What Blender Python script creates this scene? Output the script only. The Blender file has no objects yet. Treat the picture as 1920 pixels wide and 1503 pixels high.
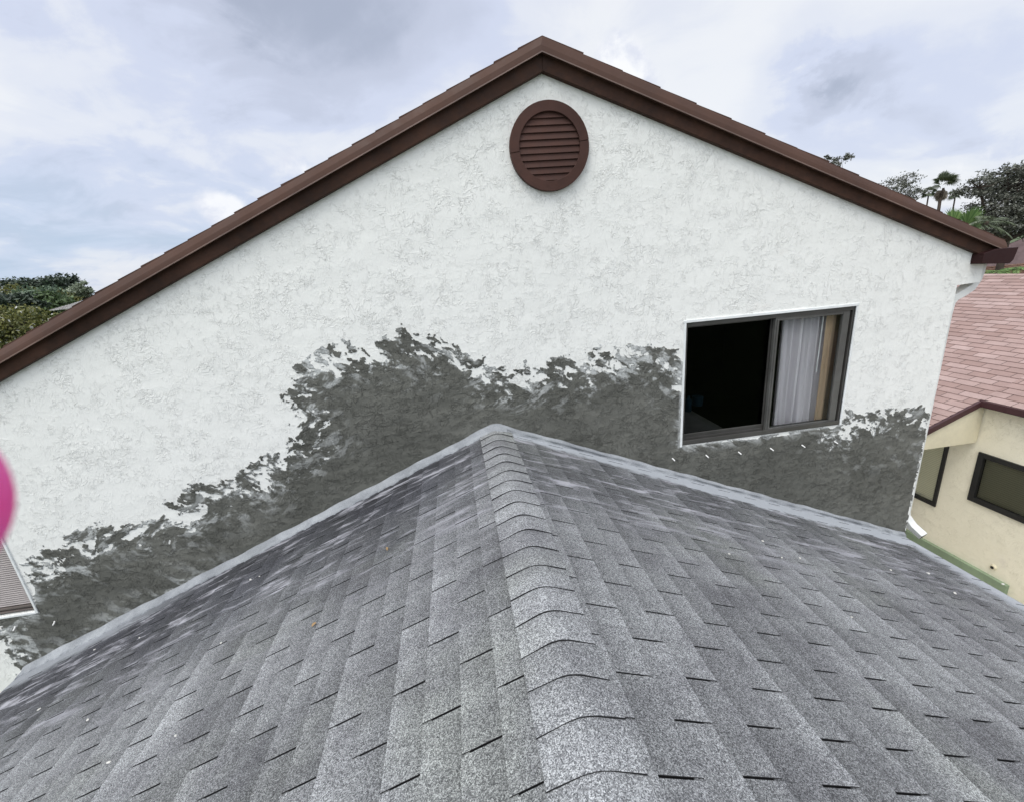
import bpy, bmesh, math, random
import numpy as np
from mathutils import Vector, Matrix, noise as mnoise
R = math.radians
random.seed(7); rng = np.random.default_rng(7)
scn = bpy.context.scene
col = scn.collection

# ---------------------------------------------------------------- camera
CAM = np.array([0.0, -3.8, 5.8])          # gable wall is the plane y = 0, ground is z = 0
FPX, PITCH, ROLL, YAW = 805.575, 0.290108, -0.0830476, 0.1141904
def basis():
    cy, sy = math.cos(YAW), math.sin(YAW)
    w = np.array([sy*math.cos(PITCH), cy*math.cos(PITCH), -math.sin(PITCH)])
    r = np.array([cy, -sy, 0.0]); u = np.cross(r, w)
    cr, sr = math.cos(ROLL), math.sin(ROLL)
    return cr*r + sr*u, -sr*r + cr*u, w
BR, BU, BW = basis()
def ray(px, py): return (px-960)/FPX*BR - (py-751.5)/FPX*BU + BW
def at(px, py, y):
    """world point seen at a pixel of the photograph on the plane of a given y"""
    v = ray(px, py); return Vector(CAM + v*((y-CAM[1])/v[1]))
def atx(px, py, x):
    v = ray(px, py); return Vector(CAM + v*((x-CAM[0])/v[0]))
cd = bpy.data.cameras.new('camera'); cam = bpy.data.objects.new('camera', cd); col.objects.link(cam)
cam.matrix_world = Matrix(((BR[0], BU[0], -BW[0], CAM[0]), (BR[1], BU[1], -BW[1], CAM[1]),
                           (BR[2], BU[2], -BW[2], CAM[2]), (0, 0, 0, 1)))
cd.sensor_fit = 'HORIZONTAL'; cd.sensor_width = 36; cd.lens = FPX/1920*36
cd.clip_start = 0.004; cd.clip_end = 3000
cd.dof.use_dof = True; cd.dof.focus_distance = 3.6; cd.dof.aperture_fstop = 15.1/1.4
scn.camera = cam
scn.view_settings.view_transform = 'Standard'; scn.view_settings.look = 'None'
scn.view_settings.exposure = 0.42; scn.view_settings.gamma = 1.0

# ---------------------------------------------------------------- node helpers
class NT:
    def __init__(s, tree): s.t = tree
    def n(s, typ, ins=None, **props):
        nd = s.t.nodes.new(typ)
        for k, v in props.items(): setattr(nd, k, v)
        for k, v in (ins or {}).items(): s.set(nd.inputs[k], v)
        return nd
    def set(s, sock, v):
        if isinstance(v, bpy.types.NodeSocket): s.t.links.new(v, sock)
        elif isinstance(v, bpy.types.Node): s.t.links.new(v.outputs[0], sock)
        else:
            if isinstance(v, (tuple, list)) and len(v) == 3 and sock.type == 'RGBA': v = (*v, 1)
            sock.default_value = v
    def math(s, op, a, b=0.0, c=0.0, clamp=False):
        return s.n('ShaderNodeMath', {0: a, 1: b, 2: c}, operation=op, use_clamp=clamp).outputs[0]
    def step(s, v, lo, hi, a=0.0, b=1.0):
        return s.n('ShaderNodeMapRange', {0: v, 1: lo, 2: hi, 3: a, 4: b}, interpolation_type='SMOOTHSTEP').outputs[0]
    def mix(s, f, a, b, blend='MIX'):
        nd = s.t.nodes.new('ShaderNodeMix'); nd.data_type = 'RGBA'; nd.blend_type = blend
        s.set(nd.inputs[0], f); s.set(nd.inputs[6], a); s.set(nd.inputs[7], b); return nd.outputs[2]
    def noise(s, vec, scale, detail=4, rough=.5, dist=0.0, lac=2.0, out=0):
        return s.n('ShaderNodeTexNoise', {'Vector': vec, 'Scale': scale, 'Detail': detail, 'Roughness': rough,
                                          'Distortion': dist, 'Lacunarity': lac}).outputs[out]
    def vmap(s, vec, loc=(0,0,0), rot=(0,0,0), sc=(1,1,1)):
        return s.n('ShaderNodeMapping', {'Vector': vec, 'Location': loc, 'Rotation': rot, 'Scale': sc}).outputs[0]
def new_mat(name):
    m = bpy.data.materials.new(name); m.use_nodes = True
    t = NT(m.node_tree); bs = m.node_tree.nodes['Principled BSDF']
    return m, t, bs
def obj_co(t): return t.n('ShaderNodeTexCoord').outputs['Object']

# ---------------------------------------------------------------- sky and sun
SUN_EL, SUN_ROT = R(64), R(218)
world = bpy.data.worlds.new('World'); scn.world = world; world.use_nodes = True
wt = NT(world.node_tree); wbg = world.node_tree.nodes['Background']
sky = wt.n('ShaderNodeTexSky', sky_type='NISHITA', sun_disc=False, sun_elevation=SUN_EL, sun_rotation=SUN_ROT)
sky.air_density = 1.2; sky.dust_density = 2.0
d = wt.n('ShaderNodeTexCoord').outputs['Generated']
sep = wt.n('ShaderNodeSeparateXYZ', {0: d})
# cloud deck: project the direction on a flat layer overhead, blended with the direction itself near the horizon
zc = wt.math('MAXIMUM', wt.math('ADD', sep.outputs[2], 0.30), 0.06)
deck = wt.n('ShaderNodeCombineXYZ', {0: wt.math('DIVIDE', sep.outputs[0], zc), 1: wt.math('DIVIDE', sep.outputs[1], zc), 2: 0.0}).outputs[0]
n1 = wt.noise(wt.vmap(deck, (3.1, 1.7, 0), (0, 0, .5), (1.0, 1.5, 1)), 1.15, 7, .52, .35)
n2 = wt.noise(wt.vmap(deck, (9.1, 4.7, 2)), 3.4, 8, .6, .6)
n3 = wt.noise(wt.vmap(d, (1, 2, 3)), 7.0, 9, .62, .3)
def blob(px, py, k):
    v = ray(px, py); v = v/np.linalg.norm(v)
    dt = wt.n('ShaderNodeVectorMath', {0: d, 1: tuple(float(q) for q in v)}, operation='DOT_PRODUCT').outputs['Value']
    return wt.math('EXPONENT', wt.math('MULTIPLY', wt.math('SUBTRACT', dt, 1.0), k))
def add(*a):
    o = a[0]
    for b in a[1:]: o = wt.math('ADD', o, b)
    return o
def mul(a, b): return wt.math('MULTIPLY', a, b)
SKY_BLOBS = [  # (pixel, tightness, weight): positive = thin and bright, negative = heavy cloud
    (1320, 60, 9, .20), (1000, 260, 40, .10), (1750, 90, 16, .16), (760, 40, 60, -.18), (660, 90, 120, -.12), (900, 10, 120, -.12),
    (280, 210, 60, -.05), (130, 330, 90, -.04), (420, 290, 80, -.06), (1520, 110, 260, -.42), (1590, 190, 240, -.34), (1470, 170, 320, -.18), (1850, 70, 240, -.26), (1690, 260, 260, -.20), (1280, 90, 300, -.12), (600, 20, 200, -.12), (520, 120, 30, .0),
    (60, 60, 60, .06), (840, 180, 160, .16), (640, 280, 120, .05)]
tear = wt.step(add(mul(n2, .6), mul(n3, .4)), .34, .62, .25, 1.35)
field = mul(wt.math('SUBTRACT', n1, .5), 1.35)
field = add(field, mul(wt.math('SUBTRACT', n2, .5), 1.05), mul(wt.math('SUBTRACT', n3, .5), .42))
for (px, py, k, w_) in SKY_BLOBS:
    if w_: field = add(field, mul(mul(blob(px, py, k), tear) if w_ < 0 else blob(px, py, k), w_))
bright = wt.step(wt.math('ADD', field, .53), 0.0, 1.0)
cramp = wt.n('ShaderNodeValToRGB', {0: bright})
cr = cramp.color_ramp; cr.interpolation = 'EASE'
cr.elements[0].position = 0.0; cr.elements[0].color = (.33, .365, .455, 1)
cr.elements[1].position = 1.0; cr.elements[1].color = (.69, .705, .735, 1)
for p_, c_ in ((.20, (.45, .485, .59, 1)), (.45, (.52, .56, .68, 1)), (.70, (.62, .645, .71, 1))):
    e = cr.elements.new(p_); e.color = c_
# small cumulus heads
cum = add(mul(blob(1160, 120, 900), 1.2), mul(blob(1195, 165, 1200), .9), mul(blob(1120, 190, 900), .8), mul(blob(1200, 240, 1200), .7),
          mul(blob(400, 385, 1500), .8), mul(blob(440, 410, 1500), .8), mul(blob(560, 320, 1300), .8), mul(blob(530, 300, 2500), .5),
          mul(blob(1740, 300, 500), .55), mul(blob(1850, 330, 500), .5))
cumn = wt.step(wt.math('ADD', cum, mul(wt.math('SUBTRACT', n3, .5), 2.6)), .42, .95)
cshade = wt.step(wt.noise(wt.vmap(d, (5, 1, 7)), 16, 6, .6, .2), .36, .62)
cumcol = wt.mix(cshade, (.55, .58, .67), (.74, .75, .77))
# low clear band: paler blue towards the horizon on the left
low = mul(wt.step(sep.outputs[2], .34, .02), wt.step(add(n1, mul(n2, .3)), .78, .45))
left = wt.step(sep.outputs[0], .15, -.35)
skycol = wt.mix(1.0, sky.outputs[0], (.105, .105, .105), 'MULTIPLY')
c = wt.mix(mul(mul(low, left), .75), cramp.outputs[0], (.37, .49, .64))
c = wt.mix(.10, c, skycol)
c = wt.mix(mul(cumn, .85), c, cumcol)
# the part of the cloud deck behind the camera, towards the veiled sun, is brighter
back = blob(*(960, 751), 1) if False else None
sd = Vector((math.sin(SUN_ROT)*math.cos(SUN_EL), math.cos(SUN_ROT)*math.cos(SUN_EL), math.sin(SUN_EL)))
dts = wt.n('ShaderNodeVectorMath', {0: d, 1: tuple(sd)}, operation='DOT_PRODUCT').outputs['Value']
glow = wt.math('ADD', 1.0, wt.step(dts, .35, 1.0, 0.0, 1.7))
warm = wt.mix(wt.step(dts, .30, .95), (1, 1, 1), (1.06, 1.03, .93))
c = wt.mix(1.0, c, warm, 'MULTIPLY')
c10 = wt.n('ShaderNodeVectorMath', {0: c, 1: mul(glow, 10.0)}, operation='SCALE')
wt.set(c10.inputs['Scale'], mul(glow, 10.0))
wt.set(wbg.inputs['Color'], c10.outputs[0]); wbg.inputs['Strength'].default_value = 0.1
sl = bpy.data.lights.new('sun', 'SUN'); sl.energy = 1.1; sl.angle = R(22); sl.color = (1, .97, .92)
sun = bpy.data.objects.new('sun', sl); col.objects.link(sun)
sun.rotation_euler = (-sd).to_track_quat('-Z', 'Y').to_euler(); sun.location = (0, -10, 30)

# ---------------------------------------------------------------- object helpers
def tag(o, label=None, cat=None, group=None, kind=None):
    if label: o['label'] = label
    if cat: o['category'] = cat
    if group: o['group'] = group
    if kind: o['kind'] = kind
    return o
def empty(name, loc, label=None, cat=None, group=None):
    o = bpy.data.objects.new(name, None); col.objects.link(o); o.location = loc; o.empty_display_size = .2
    return tag(o, label, cat, group)
def wloc(o):
    v = Vector((0, 0, 0))
    while o: v += Vector(o.location); o = o.parent
    return v
def link(name, me, mat, parent=None, smooth=False):
    o = bpy.data.objects.new(name, me); col.objects.link(o)
    if mat: me.materials.append(mat)
    if parent: o.parent = parent
    me.polygons.foreach_set('use_smooth', [bool(smooth)]*len(me.polygons))
    return o
def mesh_np(name, V, F, mat, parent=None, smooth=False, attrs=None, origin=None):
    """mesh from numpy arrays given in world coordinates"""
    V = np.asarray(V, float).reshape(-1, 3); F = np.asarray(F, int)
    if origin is not None: V = V - np.array(origin)
    if parent is not None: V = V - np.array(wloc(parent))
    me = bpy.data.meshes.new(name); k = F.shape[1]
    me.vertices.add(len(V)); me.vertices.foreach_set('co', V.astype(np.float32).ravel())
    me.loops.add(F.size); me.loops.foreach_set('vertex_index', F.astype(np.int32).ravel())
    me.polygons.add(len(F)); me.polygons.foreach_set('loop_start', (np.arange(len(F))*k).astype(np.int32))
    me.update(calc_edges=True); me.validate()
    for an, arr in (attrs or {}).items():
        a = me.attributes.new(an, 'FLOAT', 'POINT'); a.data.foreach_set('value', np.asarray(arr, np.float32))
    o = link(name, me, mat, parent, smooth)
    if origin is not None: o.location = origin
    return o
class MB:
    """collects boxes, prisms and tubes in world coordinates into one bmesh"""
    def __init__(s): s.bm = bmesh.new()
    def poly(s, pts): return s.bm.faces.new([s.bm.verts.new(p) for p in pts])
    def hexa(s, a, b):
        va = [s.bm.verts.new(p) for p in a]; vb = [s.bm.verts.new(p) for p in b]; n = len(a)
        s.bm.faces.new(va[::-1]); s.bm.faces.new(vb)
        for i in range(n): s.bm.faces.new((va[i], va[(i+1) % n], vb[(i+1) % n], vb[i]))
        return s
    def box(s, x0, x1, y0, y1, z0, z1):
        return s.hexa([(x0,y0,z0),(x1,y0,z0),(x1,y1,z0),(x0,y1,z0)], [(x0,y0,z1),(x1,y0,z1),(x1,y1,z1),(x0,y1,z1)])
    def sweep(s, prof, A, B):
        """profile of (y, z) offsets swept from point A to point B"""
        A, B = Vector(A), Vector(B)
        return s.hexa([A+Vector((0, y, z)) for y, z in prof], [B+Vector((0, y, z)) for y, z in prof])
    def tube(s, pts, rad, seg=8, cap=True):
        pts = [Vector(p) for p in pts]; n = len(pts); rings = []
        if not hasattr(rad, '__len__'): rad = [rad]*n
        for i, p in enumerate(pts):
            tg = (pts[min(i+1, n-1)]-pts[max(i-1, 0)]).normalized()
            up = Vector((0, 0, 1)) if abs(tg.z) < .95 else Vector((1, 0, 0))
            a = tg.cross(up).normalized(); b = a.cross(tg)
            rings.append([s.bm.verts.new(p + (a*math.cos(2*math.pi*j/seg) + b*math.sin(2*math.pi*j/seg))*rad[i]) for j in range(seg)])
        for i in range(n-1):
            for j in range(seg): s.bm.faces.new((rings[i][j], rings[i][(j+1) % seg], rings[i+1][(j+1) % seg], rings[i+1][j]))
        if cap: s.bm.faces.new(rings[0][::-1]); s.bm.faces.new(rings[-1])
        return s
    def build(s, name, mat, parent=None, smooth=False, bevel=0.0):
        bmesh.ops.recalc_face_normals(s.bm, faces=s.bm.faces)
        off = wloc(parent) if parent else Vector((0, 0, 0))
        bmesh.ops.translate(s.bm, verts=s.bm.verts, vec=-off)
        me = bpy.data.meshes.new(name); s.bm.to_mesh(me); s.bm.free()
        o = link(name, me, mat, parent, smooth)
        if bevel:
            b = o.modifiers.new('bevel', 'BEVEL'); b.width = bevel; b.segments = 2; b.limit_method = 'ANGLE'
        return o

# ---------------------------------------------------------------- materials
def stucco_height(t, co, strength=1.0):
    """knock-down stucco: torn plateaus with crisp crinkled edges, gathered in clusters"""
    w = t.noise(co, 4.0, 3, .55, out=1)
    wv = t.n('ShaderNodeVectorMath', {0: co, 1: t.n('ShaderNodeVectorMath', {0: w, 1: (.10, .10, .10)}, operation='MULTIPLY')}, operation='ADD').outputs[0]
    a = t.noise(t.vmap(wv, (0, 0, 0), (0, .5, 0), (1, 1, 1.8)), 8.6, 5, .58, .3)
    b = t.noise(t.vmap(wv, (4, 2, 9), (0, -.7, 0), (2.0, 1, 1)), 9.8, 5, .58, .4)
    f = t.noise(co, 45, 4, .6)
    cl = t.step(t.noise(t.vmap(co, (7, 7, 7)), 2.3, 3, .6), .36, .60, .45, 1.0)
    cl2 = t.step(t.noise(t.vmap(co, (1, 4, 17)), 2.6, 3, .6), .36, .60, .40, 1.0)
    g1 = t.step(t.noise(t.vmap(co, (3, 3, 3)), 9.5, 2, .5), .44, .56, .25, 1.0); g2 = t.step(t.noise(t.vmap(co, (8, 1, 5)), 9.0, 2, .5), .45, .57, .2, 1.0)
    cl = t.math('MULTIPLY', cl, g1); cl2 = t.math('MULTIPLY', cl2, g2)
    def lip(v, c_, w_, fade):      # sharp rise, slow fall: the lip a trowel leaves
        return t.math('MULTIPLY', t.step(v, c_, c_+w_), t.step(v, c_+fade, c_+w_))
    h = t.math('ADD', t.math('MULTIPLY', lip(a, .505, .012, .09), cl), t.math('MULTIPLY', lip(b, .545, .012, .09), cl2))
    h = t.math('ADD', h, t.math('MULTIPLY', lip(a, .60, .008, .06), cl2))
    h = t.math('ADD', h, t.math('MULTIPLY', lip(b, .44, .008, .06), cl))
    h = t.math('ADD', h, t.math('MULTIPLY', t.math('ADD', a, b), .6))
    h = t.math('ADD', h, t.math('MULTIPLY', t.noise(t.vmap(co, (5, 5, 5), (0, .4, 0), (1, 1, 1.6)), 2.6, 2, .5), 4.5))
    return t.math('ADD', h, t.math('MULTIPLY', f, .06))
def mat_stucco(name, base, dirt, dist=.0031):
    m, t, bs = new_mat(name); co = obj_co(t)
    h = stucco_height(t, co)
    bmp = t.n('ShaderNodeBump', {'Strength': .8, 'Distance': dist, 'Height': h})
    dn = t.step(t.noise(t.vmap(co, (2, 3, 1), (0, 0, 0), (1, 1, .5)), .9, 5, .6, .4), .45, .8)
    c_ = t.mix(t.math('MULTIPLY', dn, .6), base, dirt)
    st = t.step(t.noise(t.vmap(co, (12, 0, 4)), 1.7, 3, .5), .70, .80)
    c_ = t.mix(t.math('MULTIPLY', st, .35), c_, (.72, .66, .60))
    t.set(bs.inputs['Base Color'], c_); bs.inputs['Roughness'].default_value = .75
    bs.inputs['Specular IOR Level'].default_value = .3
    t.set(bs.inputs['Normal'], bmp.outputs[0]); return m
M = {}
M['stucco'] = mat_stucco('white_stucco', (.785, .788, .752), (.725, .73, .70))
M['yellow'] = mat_stucco('cream_stucco', (.88, .835, .68), (.79, .74, .58), .003)
def mat_cement():
    m, t, bs = new_mat('raw_cement'); co = obj_co(t)
    h = stucco_height(t, t.vmap(co, (1, 5, 2), (0, 0, 0), (1.0, 1, 1.35)))
    bmp = t.n('ShaderNodeBump', {'Strength': .9, 'Distance': .0085, 'Height': h})
    sm = t.n('ShaderNodeAttribute', attribute_name='smear').outputs['Fac']
    v = t.noise(co, 1.3, 4, .6, .3); v2 = t.noise(t.vmap(co, (3, 3, 3), (0, .3, 0), (1, 1, 3)), 9, 5, .65, .6)
    c_ = t.mix(t.step(v, .35, .68), (.104, .105, .092), (.145, .146, .129))
    c_ = t.mix(t.math('MULTIPLY', t.step(v2, .5, .75), .35), c_, (.17, .17, .155))
    c_ = t.mix(sm, c_, (.62, .64, .63))
    t.set(bs.inputs['Base Color'], c_); bs.inputs['Roughness'].default_value = .85
    bs.inputs['Specular IOR Level'].default_value = .2
    t.set(bs.inputs['Normal'], bmp.outputs[0]); return m
M['cement'] = mat_cement()
def mat_paint(name, base, var=.12, rough=.5, bump=.002, scale=18, spec=.4):
    m, t, bs = new_mat(name); co = obj_co(t)
    n_ = t.noise(t.vmap(co, (1, 2, 3)), 1.6, 5, .6, .3); n2_ = t.noise(co, scale, 4, .6)
    dk = tuple(q*(1-2*var) for q in base); lt = tuple(min(1, q*(1+2*var)) for q in base)
    c_ = t.mix(t.step(t.math('ADD', t.math('MULTIPLY', n_, .7), t.math('MULTIPLY', n2_, .3)), .3, .7), dk, lt)
    t.set(bs.inputs['Base Color'], c_)
    t.set(bs.inputs['Roughness'], t.step(n2_, .3, .7, rough*.85, min(1, rough*1.2)))
    bs.inputs['Specular IOR Level'].default_value = spec
    b_ = t.n('ShaderNodeBump', {'Strength': .5, 'Distance': bump, 'Height': n2_})
    t.set(bs.inputs['Normal'], b_.outputs[0]); return m
M['brown_board'] = mat_paint('brown_painted_board', (.048, .024, .016), .26, .6, .004, 14, .15)
M['brown_metal'] = mat_paint('brown_drip_metal', (.078, .043, .032), .08, .6, .001, 6, .15)
M['brown_tile'] = mat_paint('brown_roof_tile', (.080, .046, .036), .15, .8, .004, 22, .1)
M['vent_brown'] = mat_paint('brown_vent_paint', (.066, .033, .026), .12, .6, .003, 16, .15)
M['gutter'] = mat_paint('dark_maroon_gutter', (.026, .010, .010), .1, .55, .001, 8, .15)
M['drip_lip'] = mat_paint('brown_lip_highlight', (.16, .105, .085), .15, .35, .001, 8, .5)  # lip's highlight is put into the colour, lighter than the drip metal
M['white_metal'] = mat_paint('white_painted_metal', (.62, .63, .61), .08, .45, .001, 9)
M['white_trim'] = mat_paint('white_casing', (.72, .74, .73), .06, .6, .002, 22)
M['bronze'] = mat_paint('dark_bronze_aluminium', (.052, .050, .046), .15, .38, .0006, 12, .6)
M['bronze_light'] = mat_paint('bronze_with_grey_reflection', (.085, .084, .078), .15, .42, .0006, 12, .6)  # grey reflection on the right sash is painted into this lighter bronze
M['black_frame'] = mat_paint('black_window_frame', (.012, .012, .012), .1, .4, .0005, 10, .5)
M['taupe'] = mat_paint('taupe_shutter', (.40, .365, .35), .06, .5, .0006, 12)
M['taupe_dark'] = mat_paint('dark_taupe_rail', (.13, .11, .10), .06, .5, .0006, 12)
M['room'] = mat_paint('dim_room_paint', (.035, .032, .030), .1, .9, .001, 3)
M['green_band'] = mat_paint('sage_green_paint', (.23, .30, .20), .08, .7, .002, 14)
M['maroon_fascia'] = mat_paint('maroon_fascia_paint', (.055, .022, .024), .1, .5, .001, 10)
M['soffit'] = mat_paint('cream_soffit_paint', (.62, .57, .42), .05, .7, .002, 14)
M['deck'] = mat_paint('black_underlay', (.012, .012, .013), .1, .95, .001, 20)
M['nail'] = mat_paint('white_nail', (.8, .8, .78), .04, .4, .0004, 30)
M['crumb'] = mat_paint('pale_mortar_crumb', (.50, .49, .46), .15, .9, .003, 60)
M['leaf_dry'] = mat_paint('dry_leaf', (.24, .16, .08), .25, .8, .001, 50)
M['blue'] = mat_paint('blue_plastic', (.035, .10, .17), .1, .4, .0005, 10)
M['pillow'] = mat_paint('grey_bedding', (.55, .54, .52), .1, .9, .004, 14)
def mat_shingle(name, kind):
    m, t, bs = new_mat(name); co = obj_co(t)
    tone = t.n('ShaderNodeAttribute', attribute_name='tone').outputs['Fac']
    # mineral granules
    v1 = t.n('ShaderNodeTexVoronoi', {'Vector': co, 'Scale': 290.0, 'Randomness': 1.0}, feature='F1')
    g1 = t.n('ShaderNodeSeparateColor', {0: v1.outputs['Color']}).outputs[0]
    v2 = t.n('ShaderNodeTexVoronoi', {'Vector': co, 'Scale': 620.0, 'Randomness': 1.0}, feature='F1')
    g2 = t.n('ShaderNodeSeparateColor', {0: v2.outputs['Color']}).outputs[1]
    g = t.math('ADD', t.math('MULTIPLY', g1, .62), t.math('MULTIPLY', g2, .38))
    gr = t.n('ShaderNodeValToRGB', {0: g}); r_ = gr.color_ramp
    r_.elements[0].position = .12; r_.elements[0].color = (.038, .039, .043, 1)
    r_.elements[1].position = .92; r_.elements[1].color = (.44, .455, .460, 1)
    for p_, c_ in ((.38, (.120, .124, .127, 1)), (.62, (.218, .226, .231, 1))):
        e_ = r_.elements.new(p_); e_.color = c_
    c_ = gr.outputs[0]
    # weathering: large worn and mouldy patches, and streaks running down the slope
    big = t.noise(t.vmap(co, (3, 1, 0)), .75, 5, .6, .5)
    mid = t.noise(t.vmap(co, (0, 5, 2)), 3.2, 5, .62, .4)
    streak = t.noise(t.vmap(co, (0, 0, 0), (0, 0, 0), (.8, 5.5, .8)), 2.2, 5, .6, .3)
    wv = t.math('ADD', t.math('MULTIPLY', big, .5), t.math('ADD', t.math('MULTIPLY', mid, .3), t.math('MULTIPLY', streak, .25)))
    c_ = t.mix(1.0, c_, t.n('ShaderNodeCombineXYZ', {0: t.step(wv, .33, .72, .62, 1.36), 1: t.step(wv, .33, .72, .60, 1.36), 2: t.step(wv, .33, .72, .63, 1.35)}).outputs[0], 'MULTIPLY')
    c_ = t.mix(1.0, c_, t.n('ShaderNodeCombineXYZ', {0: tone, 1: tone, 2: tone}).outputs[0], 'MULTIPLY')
    gw = t.step(t.noise(t.vmap(co, (8, 8, 1)), 1.1, 4, .55), .48, .72)
    c_ = t.mix(t.math('MULTIPLY', gw, .45), c_, t.mix(1.0, c_, (1.0, 1.03, .90), 'MULTIPLY'))
    sx = t.n('ShaderNodeSeparateXYZ', {0: co}); x, y = sx.outputs[0], sx.outputs[1]
    if kind == 'field':
        # dark algae growth within a metre or so of the wall, strongest on the left slope
        al = t.step(t.math('ADD', y, t.math('MULTIPLY', t.math('SUBTRACT', mid, .5), 1.6)), -1.9, -.45)
        sl_ = t.step(x, .4, -.5, .55, 1.0)
        c_ = t.mix(t.math('MULTIPLY', al, sl_), c_, t.mix(1.0, c_, (.26, .26, .29), 'MULTIPLY'))
        # chalky smears of plaster dust, dragged down the slope
        du = t.noise(t.vmap(co, (2, 9, 0), (0, 0, .25), (.9, 4.5, .9)), 2.6, 6, .66, .5)
        dz = t.step(y, -2.0, -.5, .0, 1.0)
        dust = t.math('MULTIPLY', t.math('MULTIPLY', t.step(du, .50, .70), dz), .88)
        c_ = t.mix(dust, c_, (.42, .42, .46))
        # pale over-spray beside the wall (wide on the right) and along the right eave
        ns = t.noise(t.vmap(co, (1, 1, 4)), 6, 4, .6)
        yy = t.math('ADD', y, t.math('MULTIPLY', t.math('SUBTRACT', ns, .5), .22))
        wr = t.step(x, .3, 3.0, -.17, -.32)
        pr = t.math('MULTIPLY', t.step(t.math('SUBTRACT', yy, wr), -.03, .05), t.step(x, .25, .45))
        pl = t.math('MULTIPLY', t.step(yy, -.30, -.16), t.step(x, -2.2, -3.8, 0, .6))
        xe = t.math('ADD', x, t.math('MULTIPLY', t.math('SUBTRACT', ns, .5), .25))
        pe = t.math('MULTIPLY', t.step(xe, 4.62, 4.86, 0, .75), 1.0)
        pale = t.math('MAXIMUM', t.math('MAXIMUM', t.math('MULTIPLY', pr, .95), pl), pe)
        c_ = t.mix(pale, c_, t.mix(.22, (.47, .50, .54), gr.outputs[0]))
    if kind == 'flash':
        c_ = t.mix(.40, t.mix(t.step(mid, .35, .65), (.29, .31, .335), (.43, .455, .485)), c_)
    t.set(bs.inputs['Base Color'], c_)
    bs.inputs['Roughness'].default_value = .85; bs.inputs['Specular IOR Level'].default_value = .25
    b_ = t.n('ShaderNodeBump', {'Strength': .55, 'Distance': .003, 'Height': t.math('ADD', g, t.math('MULTIPLY', mid, 1.2))})
    t.set(bs.inputs['Normal'], b_.outputs[0]); return m
M['shingle'] = mat_shingle('weathered_grey_shingle', 'field')
M['cap'] = mat_shingle('worn_ridge_shingle', 'cap')
M['flash'] = mat_shingle('pale_flashing_felt', 'flash')
def mat_tab(name, c1, c2, c3):
    m, t, bs = new_mat(name); co = obj_co(t)
    tone = t.n('ShaderNodeAttribute', attribute_name='tone').outputs['Fac']
    c_ = t.n('ShaderNodeValToRGB', {0: tone}); r_ = c_.color_ramp
    r_.elements[0].color = (*c1, 1); r_.elements[1].color = (*c3, 1); e_ = r_.elements.new(.5); e_.color = (*c2, 1)
    n_ = t.noise(co, 3, 6, .65, .3); g = t.noise(co, 70, 3, .6)
    o_ = t.mix(t.step(t.math('ADD', t.math('MULTIPLY', n_, .6), t.math('MULTIPLY', g, .4)), .35, .65, 0, .45), c_.outputs[0], tuple(q*.6 for q in c2))
    t.set(bs.inputs['Base Color'], o_); bs.inputs['Roughness'].default_value = .9
    bs.inputs['Specular IOR Level'].default_value = .2; return m
M['pink_tab'] = mat_tab('faded_red_shingle', (.28, .19, .168), (.345, .245, .222), (.41, .305, .282))
M['grey_tab'] = mat_tab('pale_grey_shingle', (.30, .29, .28), (.38, .37, .36), (.45, .44, .43))
M['mauve_tab'] = mat_tab('brown_mauve_shingle', (.10, .07, .075), (.14, .10, .10), (.18, .13, .13))
M['mauve_plain'] = mat_paint('mauve_roof_end', (.14, .10, .10), .12, .9, .004, 20, .1); M['grey_plain'] = mat_paint('grey_roof_end', (.38, .37, .36), .1, .9, .004, 20, .1)
M['orange_tab'] = mat_tab('brown_orange_shingle', (.17, .09, .06), (.22, .12, .08), (.27, .16, .11))
def mat_leaf(name, a, b, trans=.25):
    m, t, bs = new_mat(name)
    rp = t.n('ShaderNodeNewGeometry').outputs['Random Per Island']
    co = obj_co(t); n_ = t.noise(co, .9, 3, .5)
    f = t.math('ADD', t.math('MULTIPLY', rp, .6), t.math('MULTIPLY', n_, .4))
    c_ = t.mix(t.step(f, .25, .75), a, b)
    t.set(bs.inputs['Base Color'], c_); bs.inputs['Roughness'].default_value = .6
    tr = t.n('ShaderNodeBsdfTranslucent', {0: c_}); mx = t.n('ShaderNodeMixShader', {0: trans, 1: bs.outputs[0], 2: tr.outputs[0]})
    t.set(m.node_tree.nodes['Material Output'].inputs[0], mx.outputs[0]); return m
M['leaf_dark'] = mat_leaf('dark_olive_leaf', (.058, .064, .050), (.14, .145, .115), .15)
M['leaf_deep'] = mat_leaf('deep_green_leaf', (.022, .036, .024), (.060, .085, .055), .15)
M['leaf_mid'] = mat_leaf('mid_green_leaf', (.045, .075, .030), (.13, .19, .08))
M['leaf_blue'] = mat_leaf('blue_green_leaf', (.055, .09, .055), (.14, .20, .12))
M['leaf_olive'] = mat_leaf('olive_yellow_leaf', (.06, .075, .018), (.20, .20, .06))
M['leaf_pale'] = mat_leaf('pale_feathery_leaf', (.16, .20, .13), (.32, .36, .27))
M['frond'] = mat_leaf('bright_palm_frond', (.07, .14, .035), (.20, .30, .10), .35)
M['frond_dark'] = mat_leaf('dull_palm_frond', (.065, .085, .05), (.17, .20, .125), .2)
M['frond_dead'] = mat_leaf('dead_palm_frond', (.12, .10, .075), (.22, .19, .15), .2)
M['bark'] = mat_paint('grey_brown_bark', (.07, .055, .045), .25, .95, .02, 9, .1)
M['petal'] = mat_leaf('white_blossom', (.5, .5, .46), (.7, .7, .66), .3)
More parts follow.
